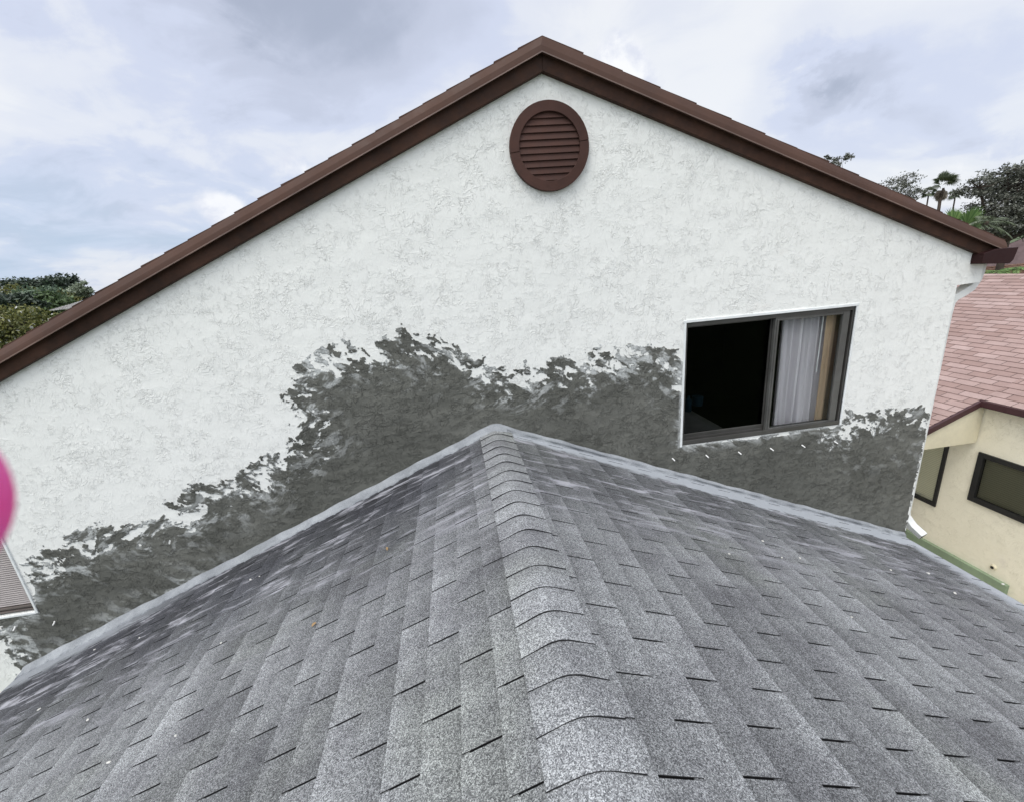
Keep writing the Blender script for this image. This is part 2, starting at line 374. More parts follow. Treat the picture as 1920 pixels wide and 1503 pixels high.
def mat_grass():
    m, t, bs = new_mat('lawn_grass'); co = obj_co(t)
    n_ = t.noise(co, .4, 6, .6); n2_ = t.noise(co, 14, 5, .7)
    c_ = t.mix(t.step(t.math('ADD', t.math('MULTIPLY', n_, .5), t.math('MULTIPLY', n2_, .5)), .35, .65), (.035, .055, .02), (.09, .12, .045))
    t.set(bs.inputs['Base Color'], c_); bs.inputs['Roughness'].default_value = .95
    t.set(bs.inputs['Normal'], t.n('ShaderNodeBump', {'Strength': .8, 'Distance': .03, 'Height': n2_}).outputs[0]); return m
M['grass'] = mat_grass()
def mat_glass(name, tint, ior=1.25):
    m, t, bs = new_mat(name); out = m.node_tree.nodes['Material Output']
    tr = t.n('ShaderNodeBsdfTransparent', {0: tint}); gl = t.n('ShaderNodeBsdfGlossy', {0: (.9, .95, .95), 'Roughness': .02})
    fr = t.n('ShaderNodeFresnel', {'IOR': ior}); mx = t.n('ShaderNodeMixShader', {0: fr.outputs[0], 1: tr.outputs[0], 2: gl.outputs[0]})
    t.set(out.inputs[0], mx.outputs[0]); return m
M['glass_dark'] = mat_glass('tinted_glass', (.50, .51, .50), 1.14)
M['glass_clear'] = mat_glass('window_glass', (.95, .96, .95), 1.14)
M['glass_neigh'] = mat_glass('screened_glass', (.97, .97, .93), 1.15)
M['glass_screen'] = mat_glass('insect_screened_glass', (.66, .66, .62), 1.15)
def mat_cloth(name, base):
    m, t, bs = new_mat(name); co = obj_co(t)
    n_ = t.noise(t.vmap(co, (0, 0, 0), (0, 0, 0), (6, 6, .3)), 5, 4, .6)
    t.set(bs.inputs['Base Color'], t.mix(t.step(n_, .3, .7), tuple(q*.85 for q in base), base))
    bs.inputs['Roughness'].default_value = .9; bs.inputs['Sheen Weight'].default_value = .2
    tr = t.n('ShaderNodeBsdfTranslucent', {0: base}); mx = t.n('ShaderNodeMixShader', {0: .2, 1: bs.outputs[0], 2: tr.outputs[0]})
    t.set(m.node_tree.nodes['Material Output'].inputs[0], mx.outputs[0]); return m
M['sheer'] = mat_cloth('white_curtain_cloth', (.86, .82, .86))
M['drape'] = mat_cloth('tan_drape_cloth', (.62, .45, .30))
M['drape_dark'] = mat_cloth('brown_drape_cloth', (.24, .16, .10))
def mat_blind(name, a, b, pitch):
    m, t, bs = new_mat(name); co = obj_co(t)
    z = t.n('ShaderNodeSeparateXYZ', {0: co}).outputs[2]
    f = t.math('FRACT', t.math('DIVIDE', z, pitch))
    t.set(bs.inputs['Base Color'], t.mix(t.step(f, .72, .95), a, b)); bs.inputs['Roughness'].default_value = .6
    b_ = t.n('ShaderNodeBump', {'Strength': .6, 'Distance': .01, 'Height': f}); t.set(bs.inputs['Normal'], b_.outputs[0]); return m
M['blind'] = mat_blind('cream_blind', (.78, .77, .68), (.46, .45, .40), .035)
def mat_skin():
    m, t, bs = new_mat('pink_fingertip'); co = obj_co(t)
    n_ = t.noise(co, 70, 4, .5); c_ = t.mix(t.step(n_, .35, .65), (.97, .08, .38), (1.0, .15, .50))
    t.set(bs.inputs['Base Color'], c_); bs.inputs['Roughness'].default_value = .6
    bs.inputs['Subsurface Weight'].default_value = .3; bs.inputs['Subsurface Radius'].default_value = (.006, .002, .002)
    return m
M['pink'] = mat_skin()

# ---------------------------------------------------------------- numpy noise
def vnoise(X, Y, seed):
    g = np.random.default_rng(seed).random((257, 257))
    xi = np.floor(X).astype(int); yi = np.floor(Y).astype(int); fx = X-xi; fy = Y-yi
    fx = fx*fx*fx*(fx*(fx*6-15)+10); fy = fy*fy*fy*(fy*(fy*6-15)+10)
    xi %= 256; yi %= 256
    return (g[xi, yi]*(1-fx)+g[xi+1, yi]*fx)*(1-fy) + (g[xi, yi+1]*(1-fx)+g[xi+1, yi+1]*fx)*fy - .5
def fbm(X, Y, seed, oct=4, gain=.5):
    s, a, o = 0, 1, 0
    for i in range(oct):
        o = o + a*vnoise(X*2**i+17.3*i, Y*2**i+9.1*i, seed+i); s += a; a *= gain
    return o/s*2
def sstep(v, a, b):
    q = np.clip((v-a)/(b-a), 0, 1); return q*q*(3-2*q)

# ---------------------------------------------------------------- ground
gs = 1500
gm = MB(); gm.poly([(-gs, -gs, 0), (gs, -gs, 0), (gs, gs, 0), (-gs, gs, 0)])
tag(gm.build('ground', M['grass']), kind='structure')
pv = MB(); pv.box(5.1, 8.42, -9, 20, -.1, .02)
tag(pv.build('bounce_slab', mat_paint('pale_bounce_concrete', (.46, .42, .36), .12, .9, .003, 20)), kind='structure')  # unseen slab, added to bounce warm light on to the cream wall
pm = MB(); pm.box(-60, 60, 48, 55, -.2, .02)
tag(pm.build('road', mat_paint('far_asphalt', (.05, .05, .05), .1, .9, .003, 30)), kind='structure')

# ================================================================ the gabled house
house = empty('house', (0.5, 0, 0), 'white stuccoed gable house with brown rake boards and a raw grey cement patch', 'house')
Z0 = CAM[2]
WX0, WX1 = 2.13, 3.897; WZ0, WZ1 = Z0-1.812, Z0-.585      # sliding window opening
SX0, SX1, SZ0, SZ1 = -5.30, -4.068, Z0-2.600, Z0-1.55      # shuttered window opening
CX = 5.003                                                  # right corner of the wall
APX, APZ = .885, Z0+1.53                                    # wall goes up behind the rake boards
SLL, SLR = .4345, .384
def gable_z(x): return APZ - (SLL*(APX-x) if x < APX else SLR*(x-APX))
LX = -6.6
wm = MB()
cuts = sorted([LX, SX0, SX1, APX, WX0, WX1, CX])
for a, b in zip(cuts[:-1], cuts[1:]):
    holes = []
    if a >= SX0-1e-6 and b <= SX1+1e-6: holes.append((SZ0, SZ1))
    if a >= WX0-1e-6 and b <= WX1+1e-6: holes.append((WZ0, WZ1))
    z = 0.0
    for h0, h1 in holes:
        wm.poly([(a, 0, z), (b, 0, z), (b, 0, h0), (a, 0, h0)]); z = h1
    wm.poly([(a, 0, z), (b, 0, z), (b, 0, gable_z(b)), (a, 0, gable_z(a))])
# boxed eave return at the right corner
c1 = at(1838, 527, 0); c2 = at(1846, 488, 0); nz = at(1796, 535, 0).z
wm.poly([(CX, 0, nz), (c1.x, 0, nz+.012), (c2.x, 0, gable_z(c2.x)), (CX, 0, gable_z(CX))])
wm.poly([(CX, 0, nz), (c1.x, 0, nz+.012), (c1.x, 7.5, nz+.012), (CX, 7.5, nz)])
wm.poly([(c1.x, 0, nz+.012), (c2.x, 0, gable_z(c2.x)), (c2.x, 7.5, gable_z(c2.x)), (c1.x, 7.5, nz+.012)])
# reveals and the other walls
for (x0, x1, z0, z1, dp) in ((WX0, WX1, WZ0, WZ1, .15), (SX0, SX1, SZ0, SZ1, .10)):
    wm.poly([(x0, 0, z0), (x1, 0, z0), (x1, dp, z0), (x0, dp, z0)]); wm.poly([(x0, 0, z1), (x1, 0, z1), (x1, dp, z1), (x0, dp, z1)])
    wm.poly([(x0, 0, z0), (x0, 0, z1), (x0, dp, z1), (x0, dp, z0)]); wm.poly([(x1, 0, z0), (x1, 0, z1), (x1, dp, z1), (x1, dp, z0)])
wm.poly([(CX, 0, 0), (CX, 7.5, 0), (CX, 7.5, nz), (CX, 0, nz)])
wm.poly([(LX, 0, 0), (LX, 7.5, 0), (LX, 7.5, gable_z(LX)), (LX, 0, gable_z(LX))])
wm.poly([(LX, 7.5, 0), (CX, 7.5, 0), (CX, 7.5, gable_z(CX)), (APX, 7.5, APZ), (LX, 7.5, gable_z(LX))])
wm.build('wall', M['stucco'], house)

# rake boards (fascia), drip edges and roof slabs: each side of the gable is a piece of its own
def lineat(pa, pb, y): return at(*pa, y), at(*pb, y)
AP_LIP, L_LIP, R_LIP = at(1016.5, 97, -.085), at(0, 681, -.085), at(1874, 465, -.085)
def ext(A, B, x):
    k = (x-A.x)/(B.x-A.x); return A + (B-A)*k
L_END = ext(AP_LIP, L_LIP, -7.0); R_END = R_LIP
AP_BOT, L_BOT, R_BOT = at(1018, 134, -.045), at(0, 713.5, -.045), at(1860, 486, -.045)
AP_TOP, L_TOP, R_TOP = at(1017, 67, -.040), at(0, 655, -.040), at(1884, 451, -.040)
def rake(A_lip, E_lip, A_bot, E_bot, A_top, E_top, xend):
    eb = ext(A_bot, E_bot, xend); el = ext(A_lip, E_lip, xend); et = ext(A_top, E_top, xend)
    f = MB()
    f.hexa([(A_bot.x, -.045, A_bot.z), (A_bot.x, .06, A_bot.z), (A_bot.x, .06, A_lip.z+.02), (A_bot.x, -.045, A_lip.z+.02)],
           [(eb.x, -.045, eb.z), (eb.x, .06, eb.z), (eb.x, .06, el.z+.02), (eb.x, -.045, el.z+.02)])
    f.build('rake_board', M['brown_board'], house, bevel=.004)
    g = MB()   # drip edge: a lip that kicks out at the bottom, face leaning back to the roof edge
    prof = lambda L, T: [(L.x, -.085, L.z), (L.x, .05, L.z+.012), (L.x, .05, T.z-.004), (T.x, T.y, T.z-.004),
                         (L.x, -.064, L.z+(T.z-L.z)*.45), (L.x, -.070, L.z+.014), (L.x, -.085, L.z+.010)]
    g.hexa(prof(A_lip, A_top), prof(el, et)); g.build('drip_edge', M['brown_metal'], house)
    l_ = MB(); l_.hexa([(A_lip.x, -.0865, A_lip.z-.002), (A_lip.x, -.0865, A_lip.z+.006), (A_lip.x, -.0790, A_lip.z+.0105), (A_lip.x, -.0780, A_lip.z-.002)],
                       [(el.x, -.0865, el.z-.002), (el.x, -.0865, el.z+.006), (el.x, -.0790, el.z+.0105), (el.x, -.0780, el.z-.002)]); l_.build('drip_lip', M['drip_lip'], house)
    return et, el
etL, elL = rake(AP_LIP, L_LIP, AP_BOT, L_BOT, AP_TOP, L_TOP, -7.0)
etR, elR = rake(AP_LIP, R_LIP, AP_BOT, R_BOT, AP_TOP, R_TOP, 5.40)
def tiled_slope(A, E, pitch, name):
    """overlapping flat tiles: every course lies a little proud of the one below it"""
    mb = MB(); dv = E-A; L_ = math.hypot(dv.x, dv.z); ux, uz = dv.x/L_, dv.z/L_; n_ = int(L_/pitch)+1
    nx, nz_ = (-uz, ux) if ux > 0 else (uz, -ux)
    for i in range(n_):
        s0, s1 = max(i*pitch-.03, .0), min((i+1)*pitch, L_)
        if s1 - s0 < .05: continue
        j = random.uniform(-.004, .004); y0 = -.034 + random.uniform(-.006, .006)
        t0, t1 = .002, .011+j*.6
        P = lambda s_, h_, y_: (A.x+ux*s_+nx*h_, y_, A.z+uz*s_+nz_*h_)
        mb.hexa([P(s0, -.01, y0), P(s0, t0, y0), P(s1, t1, y0), P(s1, -.01, y0)],
                [P(s0, -.01, 7.8), P(s0, t0, 7.8), P(s1, t1, 7.8), P(s1, -.01, 7.8)])
    return mb.build(name, M['brown_tile'], house)
tiled_slope(AP_TOP, etL, .205, 'roof'); tiled_slope(AP_TOP, etR, .335, 'roof')

# gable vent
vc = at(1030.5, 276, -.03); VR = .322
vent = empty('gable_vent', (vc.x-.5, 0, vc.z)); vent.parent = house
def ring(mb, r0, r1, y0, y1, a0, a1, n=48):
    pts = []
    for i in range(n+1):
        a = a0+(a1-a0)*i/n
        pts.append([(vc.x+r*math.cos(a), y, vc.z+r*math.sin(a)) for r, y in ((r0, y1), (r1, y1), (r1, y0), (r0, y0))])
    vs = [[mb.bm.verts.new(p) for p in q] for q in pts]
    for i in range(n):
        for j in range(4): mb.bm.faces.new((vs[i][j], vs[i][(j+1) % 4], vs[i+1][(j+1) % 4], vs[i+1][j]))
    mb.bm.faces.new(vs[0][::-1]); mb.bm.faces.new(vs[-1])
r_ = MB(); ring(r_, .247, VR, -.045, .02, R(6)+.004, R(186)-.004); r_.build('vent_frame', M['vent_brown'], vent, bevel=.003)
r_ = MB(); ring(r_, .247, VR, -.043, .02, R(186)+.004, R(366)-.004); r_.build('vent_frame', M['vent_brown'], vent, bevel=.003)
lv = MB(); nsl = 10; ph = .494/nsl
for i in range(nsl):
    zt = vc.z+.247-ph*i; zb = zt-ph
    def hw(z): q = .250**2-(z-vc.z)**2; return math.sqrt(max(q, .0016))
    # each slat leans out at its foot, a rounded nose, and a dark slot below
    sect = [(-.019, zt+.003), (-.030, zb+.013), (-.032, zb+.008), (-.027, zb+.004), (.010, zb+.006), (.014, zt+.002)]
    a = [(vc.x-hw(z), y, z) for y, z in sect]; b = [(vc.x+hw(z), y, z) for y, z in sect]
    lv.hexa(a, b)
lv.build('vent_louvre', M['vent_brown'], vent)
bk = MB(); n = 40
bk.poly([(vc.x+.25*math.cos(2*math.pi*i/n), -.003, vc.z+.25*math.sin(2*math.pi*i/n)) for i in range(n)])
bk.build('vent_backing', M['deck'], vent)

# sliding window
win = empty('window', (WX0-.5, 0, WZ0)); win.parent = house
win['label'] = 'sliding window in dark bronze frame, right half showing a white curtain'
cs = MB()   # thin plaster casing round the opening
cs.box(WX0-.028, WX1+.022, -.012, .03, WZ1, WZ1+.026); cs.box(WX0-.022, WX0, -.010, .03, WZ0-.02, WZ1); cs.box(WX1, WX1+.020, -.010, .03, WZ0-.01, WZ1)
cs.build('window_casing', M['white_trim'], win, bevel=.003)
fr = MB()
fr.box(WX0+.001, WX0+.022, .006, .12, WZ0, WZ1-.001); fr.box(WX1-.020, WX1-.001, .006, .12, WZ0, WZ1-.001)
fr.box(WX0+.022, WX1-.020, .006, .12, WZ1-.040, WZ1-.001)
jb = MB(); jb.box(WX1-.038, WX1-.0205, .052, .118, WZ0+.03, WZ1-.042); jb.build('jamb_gap_shade', M['black_frame'], win)  # black strip painted in for the dark gap between sash and jamb
fr.build('window_frame', M['bronze'], win, bevel=.002)
tk = MB()   # stepped sill track
tk.box(WX0+.002, WX1-.002, -.006, .010, WZ0-.004, WZ0+.042); tk.box(WX0+.022, WX1-.020, .010, .055, WZ0, WZ0+.022)
tk.box(WX0+.022, WX1-.020, .055, .062, WZ0, WZ0+.048); tk.box(WX0+.022, WX1-.020, .062, .12, WZ0, WZ0+.028)
tk.build('sill_track', M['bronze'], win, bevel=.0015)
XM = at(1446, 690, .04).x
def sash(x0, x1, y0, y1, zb, zt, st, br, tr, glass, mt):
    s_ = MB(); s_.box(x0, x0+st[0], y0, y1, zb, zt); s_.box(x1-st[1], x1, y0, y1, zb, zt)
    s_.box(x0+st[0], x1-st[1], y0+.002, y1-.002, zb, zb+br); s_.box(x0+st[0], x1-st[1], y0+.002, y1-.002, zt-tr, zt)
    o_ = s_.build('window_sash', mt, win, bevel=.003)
    g_ = MB(); ym = (y0+y1)/2; g_.box(x0+st[0]-.004, x1-st[1]+.004, ym-.002, ym+.002, zb+br-.004, zt-tr+.004)
    g_.build('window_pane', glass, win); return o_
sash(WX0+.023, XM+.012, .066, .096, WZ0+.029, WZ1-.041, (.020, .036), .055, .018, M['glass_dark'], M['bronze'])
sash(XM-.020, WX1-.040, .014, .050, WZ0+.024, WZ1-.041, (.040, .072), .026, .030, M['glass_clear'], M['bronze_light'])
lt = MB(); lt.box(XM-.006, XM+.003, .002, .0135, WZ0+.05, WZ1-.06); lt.build('window_latch', M['bronze_light'], win)
# the dim room behind it
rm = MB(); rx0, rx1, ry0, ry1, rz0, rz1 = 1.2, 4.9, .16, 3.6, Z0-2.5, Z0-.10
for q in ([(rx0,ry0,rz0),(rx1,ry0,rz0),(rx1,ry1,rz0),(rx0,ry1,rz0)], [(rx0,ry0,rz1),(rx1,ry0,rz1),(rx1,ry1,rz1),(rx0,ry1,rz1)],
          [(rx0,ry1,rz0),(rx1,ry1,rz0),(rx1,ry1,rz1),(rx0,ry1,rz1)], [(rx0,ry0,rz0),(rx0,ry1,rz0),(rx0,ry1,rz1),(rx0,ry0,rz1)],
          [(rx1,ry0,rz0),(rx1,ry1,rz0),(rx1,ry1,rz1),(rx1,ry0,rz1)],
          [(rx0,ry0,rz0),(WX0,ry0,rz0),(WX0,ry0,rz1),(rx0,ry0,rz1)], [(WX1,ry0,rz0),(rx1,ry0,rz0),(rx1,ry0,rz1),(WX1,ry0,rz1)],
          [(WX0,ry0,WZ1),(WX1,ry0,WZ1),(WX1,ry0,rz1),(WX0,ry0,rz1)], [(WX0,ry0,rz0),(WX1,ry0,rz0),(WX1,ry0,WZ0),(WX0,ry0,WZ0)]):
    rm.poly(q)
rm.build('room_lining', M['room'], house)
def curtain(name, x0, x1, y, z0, z1, amp, waves, mat, label, cat):
    nx_, nz_ = 90, 8; xs = np.linspace(0, 1, nx_); V = []; ph_ = random.random()*6
    for k in range(nz_):
        f = k/(nz_-1)
        for u in xs:
            a = amp*(math.sin(2*math.pi*waves*u+ph_+.5*math.sin(9*u)) + .35*math.sin(2*math.pi*waves*2.3*u+1.7*ph_+f))
            V.append((x0+(x1-x0)*u + .006*math.sin(11*u+4*f), y+a*(.75+.35*(1-f)), z0+(z1-z0)*f))
    F = [(k*nx_+i, k*nx_+i+1, (k+1)*nx_+i+1, (k+1)*nx_+i) for k in range(nz_-1) for i in range(nx_-1)]
    o_ = mesh_np(name, V, F, mat, smooth=True, origin=((x0+x1)/2, y, z0)); so = o_.modifiers.new('thick', 'SOLIDIFY'); so.thickness = .003
    return tag(o_, label, cat)
xa, xb = at(1457, 690, .22).x, at(1536, 690, .22).x
curtain('curtain', xa, xb, .22, WZ0-.25, WZ1+.08, .045, 5.2, M['sheer'], 'white gathered curtain hanging behind the right half of the sliding window', 'curtain')
xc, xd, xe_ = at(1539, 690, .12).x, at(1555, 690, .12).x, at(1575, 690, .14).x
curtain('drape', xc, xd, .12, WZ0-.25, WZ1+.08, .006, 1.0, M['drape'], 'tan drape hanging in a narrow strip right beside the white curtain', 'drape')
curtain('drape', xd+.002, xe_, .14, WZ0-.25, WZ1+.08, .006, 1.0, M['drape_dark'], 'dark brown drape, the strip nearest the window\'s right jamb', 'drape')
wd = MB(); wp = at(1538, 640, .10).x; wd.tube([(wp, .10, WZ1-.02), (wp-.004, .10, WZ1-.66)], .005, 8)
tag(wd.build('blind_wand', M['white_trim']), 'thin pale wand hanging between the white curtain and tan drape', 'wand')
# things just visible in the dark of the room
bt = MB(); b0 = at(1291, 752, .30); bt.tube([(b0.x, .30, b0.z-.11), (b0.x, .30, b0.z+.02), (b0.x, .30, b0.z+.035), (b0.x, .30, b0.z+.06)], [.034, .034, .014, .013], 14)
tag(bt.build('bottle', M['blue'], smooth=False), 'blue bottle in the dark room, at the window\'s left edge', 'bottle')
b1 = at(1308, 748, .55); cn = MB(); cn.tube([(b1.x, .55, b1.z-.07), (b1.x, .55, b1.z+.03), (b1.x, .55, b1.z+.033), (b1.x, .55, b1.z-.05)], [.055, .062, .055, .05], 16)
tag(cn.build('container', M['blue']), 'small blue tub in the dark room, right of the blue bottle', 'container')
tb = MB(); tb.box(2.16, 2.95, .22, 1.4, WZ0-.16, WZ0-.12)
for lx, ly in ((2.2, .26), (2.9, .26), (2.2, 1.35), (2.9, 1.35)): tb.box(lx-.025, lx+.025, ly-.025, ly+.025, rz0, WZ0-.16)
tag(tb.build('table', M['pillow'], bevel=.004), 'dark table inside the room under the sliding window', 'table')
# nail row under the window
npx = [(1262, 860), (1325, 854), (1386, 848), (1446, 841), (1505, 835), (1566, 828), (28, 1176), (102, 1166)]
for i, (px, py) in enumerate(npx):
    p0 = at(px, py, -.012); k = MB(); k.tube([(p0.x-.004, 0, p0.z+.006), (p0.x+.003, -.022, p0.z-.002), (p0.x+.006, -.040, p0.z-.008)], [.0065, .006, .005], 8)
    k.build('nail', M['nail'], house)

# shuttered window at the left edge
sh = empty('window', (SX0-.5, 0, SZ0)); sh.parent = house
sh['label'] = 'window closed by a taupe ribbed shutter'
s_ = MB(); zz = SZ0+.070; pitch = .021
while zz < SZ1:
    s_.hexa([(SX0+.004, .036, zz), (SX0+.004, .022, zz+.010), (SX0+.004, .036, zz+pitch-.003), (SX0+.004, .06, zz+pitch), (SX0+.004, .06, zz)],
            [(SX1-.006, .036, zz), (SX1-.006, .022, zz+.010), (SX1-.006, .036, zz+pitch-.003), (SX1-.006, .06, zz+pitch), (SX1-.006, .06, zz)])
    zz += pitch
s_.build('roller_shutter', M['taupe'], sh)
s_ = MB(); s_.box(SX0, SX1-.004, .012, .06, SZ0+.048, SZ0+.066); s_.box(SX0, SX1-.004, .008, .06, SZ0+.018, SZ0+.030); s_.box(SX0, SX1-.002, .030, .06, SZ0, SZ0+.018); s_.box(SX0, SX1-.004, .032, .06, SZ0+.030, SZ0+.048)
s_.build('shutter_rail', M['taupe_dark'], sh, bevel=.002)
s_ = MB(); s_.box(SX1-.005, SX1+.014, -.012, .05, SZ0-.018, SZ1+.02); s_.box(SX0-.014, SX1-.005, -.012, .05, SZ0-.022, SZ0-.001); s_.box(SX0-.014, SX0, -.012, .05, SZ0, SZ1+.02); s_.box(SX0, SX1-.005, -.012, .05, SZ1, SZ1+.02)
s_.build('window_casing', M['white_trim'], sh, bevel=.003)

# gutter on the right eave and its downspout
gt = MB(); ga = at(1874, 466, -.10); gb = at(1909, 466, -.10); gc = at(1897, 494, -.10); gd = at(1850, 494, -.10)
prof = [(ga.x-.16, ga.z-.13), (gc.x-.02, ga.z-.15), (gc.x+.012, ga.z-.12), (gc.x+.03, ga.z-.045), (gb.x, ga.z-.03), (gb.x+.004, ga.z-.003), (ga.x-.02, ga.z-.003), (ga.x-.16, ga.z-.035)]
gt.hexa([(x, -.10, z) for x, z in prof], [(x, 7.8, z) for x, z in prof]); gt.build('gutter', M['gutter'], house, bevel=.004)
def strap_tube(mb, pts, w, h):
    """rectangular downspout along a bent line"""
    pts = [Vector(p) for p in pts]; rings = []
    for i, p in enumerate(pts):
        tg = (pts[min(i+1, len(pts)-1)]-pts[max(i-1, 0)]).normalized(); a = tg.cross(Vector((0, 1, 0)));
        if a.length < .05: a = Vector((1, 0, 0))
        a.normalize(); b = a.cross(tg).normalized()
        rings.append([mb.bm.verts.new(p+a*sx*w/2+b*sy*h/2) for sx, sy in ((-1, -1), (1, -1), (1, 1), (-1, 1))])
    for i in range(len(rings)-1):
        for j in range(4): mb.bm.faces.new((rings[i][j], rings[i][(j+1) % 4], rings[i+1][(j+1) % 4], rings[i+1][j]))
    mb.bm.faces.new(rings[0][::-1]); mb.bm.faces.new(rings[-1])
ds = MB(); cy_ = .10
strap_tube(ds, [(5.335, cy_, Z0-.29), (5.333, cy_, Z0-.37), (5.318, cy_, Z0-.45), (5.27, cy_, Z0-.525), (5.18, cy_, Z0-.575), (5.10, cy_, Z0-.61), (5.062, cy_, Z0-.66), (5.052, cy_, Z0-.78),
                (5.052, cy_, Z0-3.08)], .075, .10)
strap_tube(ds, [(5.052, cy_+.002, Z0-3.07), (5.054, cy_-.02, Z0-3.16), (5.075, cy_-.10, Z0-3.25), (5.10, cy_-.22, Z0-3.315)], .078, .085)
ds.build('downspout', M['white_metal'], house, bevel=.006)
dm = MB(); strap_tube(dm, [(5.092, cy_-.19, Z0-3.300), (5.1006, cy_-.2225, Z0-3.3165)], .066, .073); dm.build('downspout_mouth', M['black_frame'], house)

# raw cement patch: a real skim coat 4 mm proud of the wall, torn along its upper edge
TOP = [(-40,1160),(10,1155),(69,1146),(66,1100),(52,1080),(60,1055),(95,1030),(150,1010),(185,982),(250,984),(300,964),(350,932),(375,908),(425,904),(470,885),(520,855),(555,832),(575,805),(552,780),(544,755),
       (550,728),(562,700),(588,678),(612,655),(650,640),(692,650),(735,634),(762,616),(800,638),(840,650),(880,655),(905,672),(922,690),(960,697),(1000,690),(1040,677),(1090,686),(1120,660),(1170,666),(1222,655),(1266,664),(1284,690),
       (1280,760),(1277,835),(1420,822),(1573,802),(1577,795),(1592,776),(1650,770),(1700,764),(1741,770),(1741,780)]
BOT = [(1720,870),(1692,1012),(1400,960),(1000,850),(926,830),(850,850),(400,1080),(60,1275),(50,1258),(28,1246),(18,1225),(8,1195),(-40,1180)]
poly = np.array([[at(x, y, 0).x, at(x, y, 0).z] for x, y in TOP+BOT])
poly[:, 0] = np.minimum(poly[:, 0], CX-.004)
# push the lower boundary under the wing roof
H = .0058
xs = np.arange(-4.75, CX+.02, H); zs = np.arange(Z0-3.45, Z0-.18, H)
GX, GZ = np.meshgrid(xs, zs, indexing='ij')
def poly_sd(PX, PZ, P):
    dmin = np.full(PX.shape, 1e9); ins = np.zeros(PX.shape, bool); n_ = len(P)
    for i in range(n_):
        a, b = P[i], P[(i+1) % n_]; e_ = b-a; L2 = (e_**2).sum()
        t_ = np.clip(((PX-a[0])*e_[0]+(PZ-a[1])*e_[1])/L2, 0, 1)
        dmin = np.minimum(dmin, (PX-a[0]-t_*e_[0])**2+(PZ-a[1]-t_*e_[1])**2)
        cnd = ((a[1] > PZ) != (b[1] > PZ)); den = (b[1]-a[1]) if abs(b[1]-a[1]) > 1e-12 else 1e-12
        ins ^= cnd & (PX < (b[0]-a[0])*(PZ-a[1])/den+a[0])
    return np.where(ins, 1, -1)*np.sqrt(dmin)
sd_ = poly_sd(GX, GZ, poly)
def line_d(PX, PZ, P):
    d2 = np.full(PX.shape, 1e9)
    for a, b in zip(P[:-1], P[1:]):
        e_ = b-a; t_ = np.clip(((PX-a[0])*e_[0]+(PZ-a[1])*e_[1])/((e_**2).sum()+1e-12), 0, 1)
        d2 = np.minimum(d2, (PX-a[0]-t_*e_[0])**2+(PZ-a[1]-t_*e_[1])**2)
    return np.sqrt(d2)
i1 = TOP.index((1284, 690)); i2 = TOP.index((1577, 795)); j1 = TOP.index((60, 1055))
d_free = np.minimum(line_d(GX, GZ, poly[j1:i1+1]), line_d(GX, GZ, poly[i2:len(TOP)-1]))
dlow = line_d(GX, GZ, poly[len(TOP)+6:len(TOP)+12])
d_free = np.minimum(d_free, dlow+.16*(GX > -4.2)+0.05)
sd_ = np.where(sd_ > 0, d_free, sd_)
# torn rim: trowel strokes at two slants, warped a little
wx = fbm(GX*5, GZ*5, 11, 3)*.05; wz = fbm(GX*5+40, GZ*5, 21, 3)*.05
def rot(a_): return (GX+wx)*math.cos(a_)+(GZ+wz)*math.sin(a_), -(GX+wx)*math.sin(a_)+(GZ+wz)*math.cos(a_)
U1, W1 = rot(.45); U2, W2 = rot(-.55); U3, W3 = rot(1.1)
selm = sstep(fbm(GX*1.5+2, GZ*1.5, 91, 2), -.12, .12); vert = sstep(GX, -1.25, -1.75)*sstep(GX, -2.6, -2.2)
n_1 = fbm(U1*7, W1*13, 41, 6, .64); n_2 = fbm(U2*7+9, W2*13, 47, 6, .64); n_3 = fbm(U3*12+3, W3*8, 57, 6, .64)
n_a = (n_1*selm+n_2*(1-selm))*1.25
n_b = fbm(GX*16+7, GZ*20, 51, 4, .6); n_c = fbm(GX*3.1, GZ*3.1, 61, 3); n_d = fbm(GX*6.5+3, GZ*6.5, 67, 3)
spot = fbm(GX*1.6+3, GZ*1.6+8, 71, 3)
V1 = fbm(U1*9+2, W1*17, 141, 5, .74); V2 = fbm(U2*9+9, W2*17, 147, 5, .74); V3 = fbm(U3*17+3, W3*9, 157, 5, .74)
sel3 = sstep(n_c, -.05, .12)
fl = (V1*selm+V2*(1-selm))*(1-sel3)+V3*sel3
srt = np.sort(fl.ravel()[::37]); rank = np.interp(fl, srt, np.linspace(0, 1, len(srt)))
sdm = sd_ + n_c*.05 + n_d*.075
cov = np.interp(sdm, [-.085, -.04, -.005, .045, .08, .14, .20, .29], [-.02, .13, .58, .82, .52, .64, .90, 1.04])
cov = cov + .10*spot*(cov > .02)*(cov < .95)
plain = dlow < .10+.05*n_d
cov = np.where(plain & (GX > -4.2) & (sd_ > -.3), 1.04, cov)
f_keep = (cov-rank)*.06
f_keep = np.where(sd_ < -.16, -.01, f_keep)
# clear of the openings, the corner and the wing roof line
wind = np.maximum.reduce([WX0-.024-GX, GX-WX1-.022, GZ-WZ1-.03, WZ0-.006-GZ])
shut = np.maximum.reduce([GX-SX1-.016, SZ0-.024-GZ])
f_keep = np.minimum.reduce([f_keep, wind+n_b*.010, shut+n_b*.010, CX-.0015-GX+.010*(n_b-.12)])
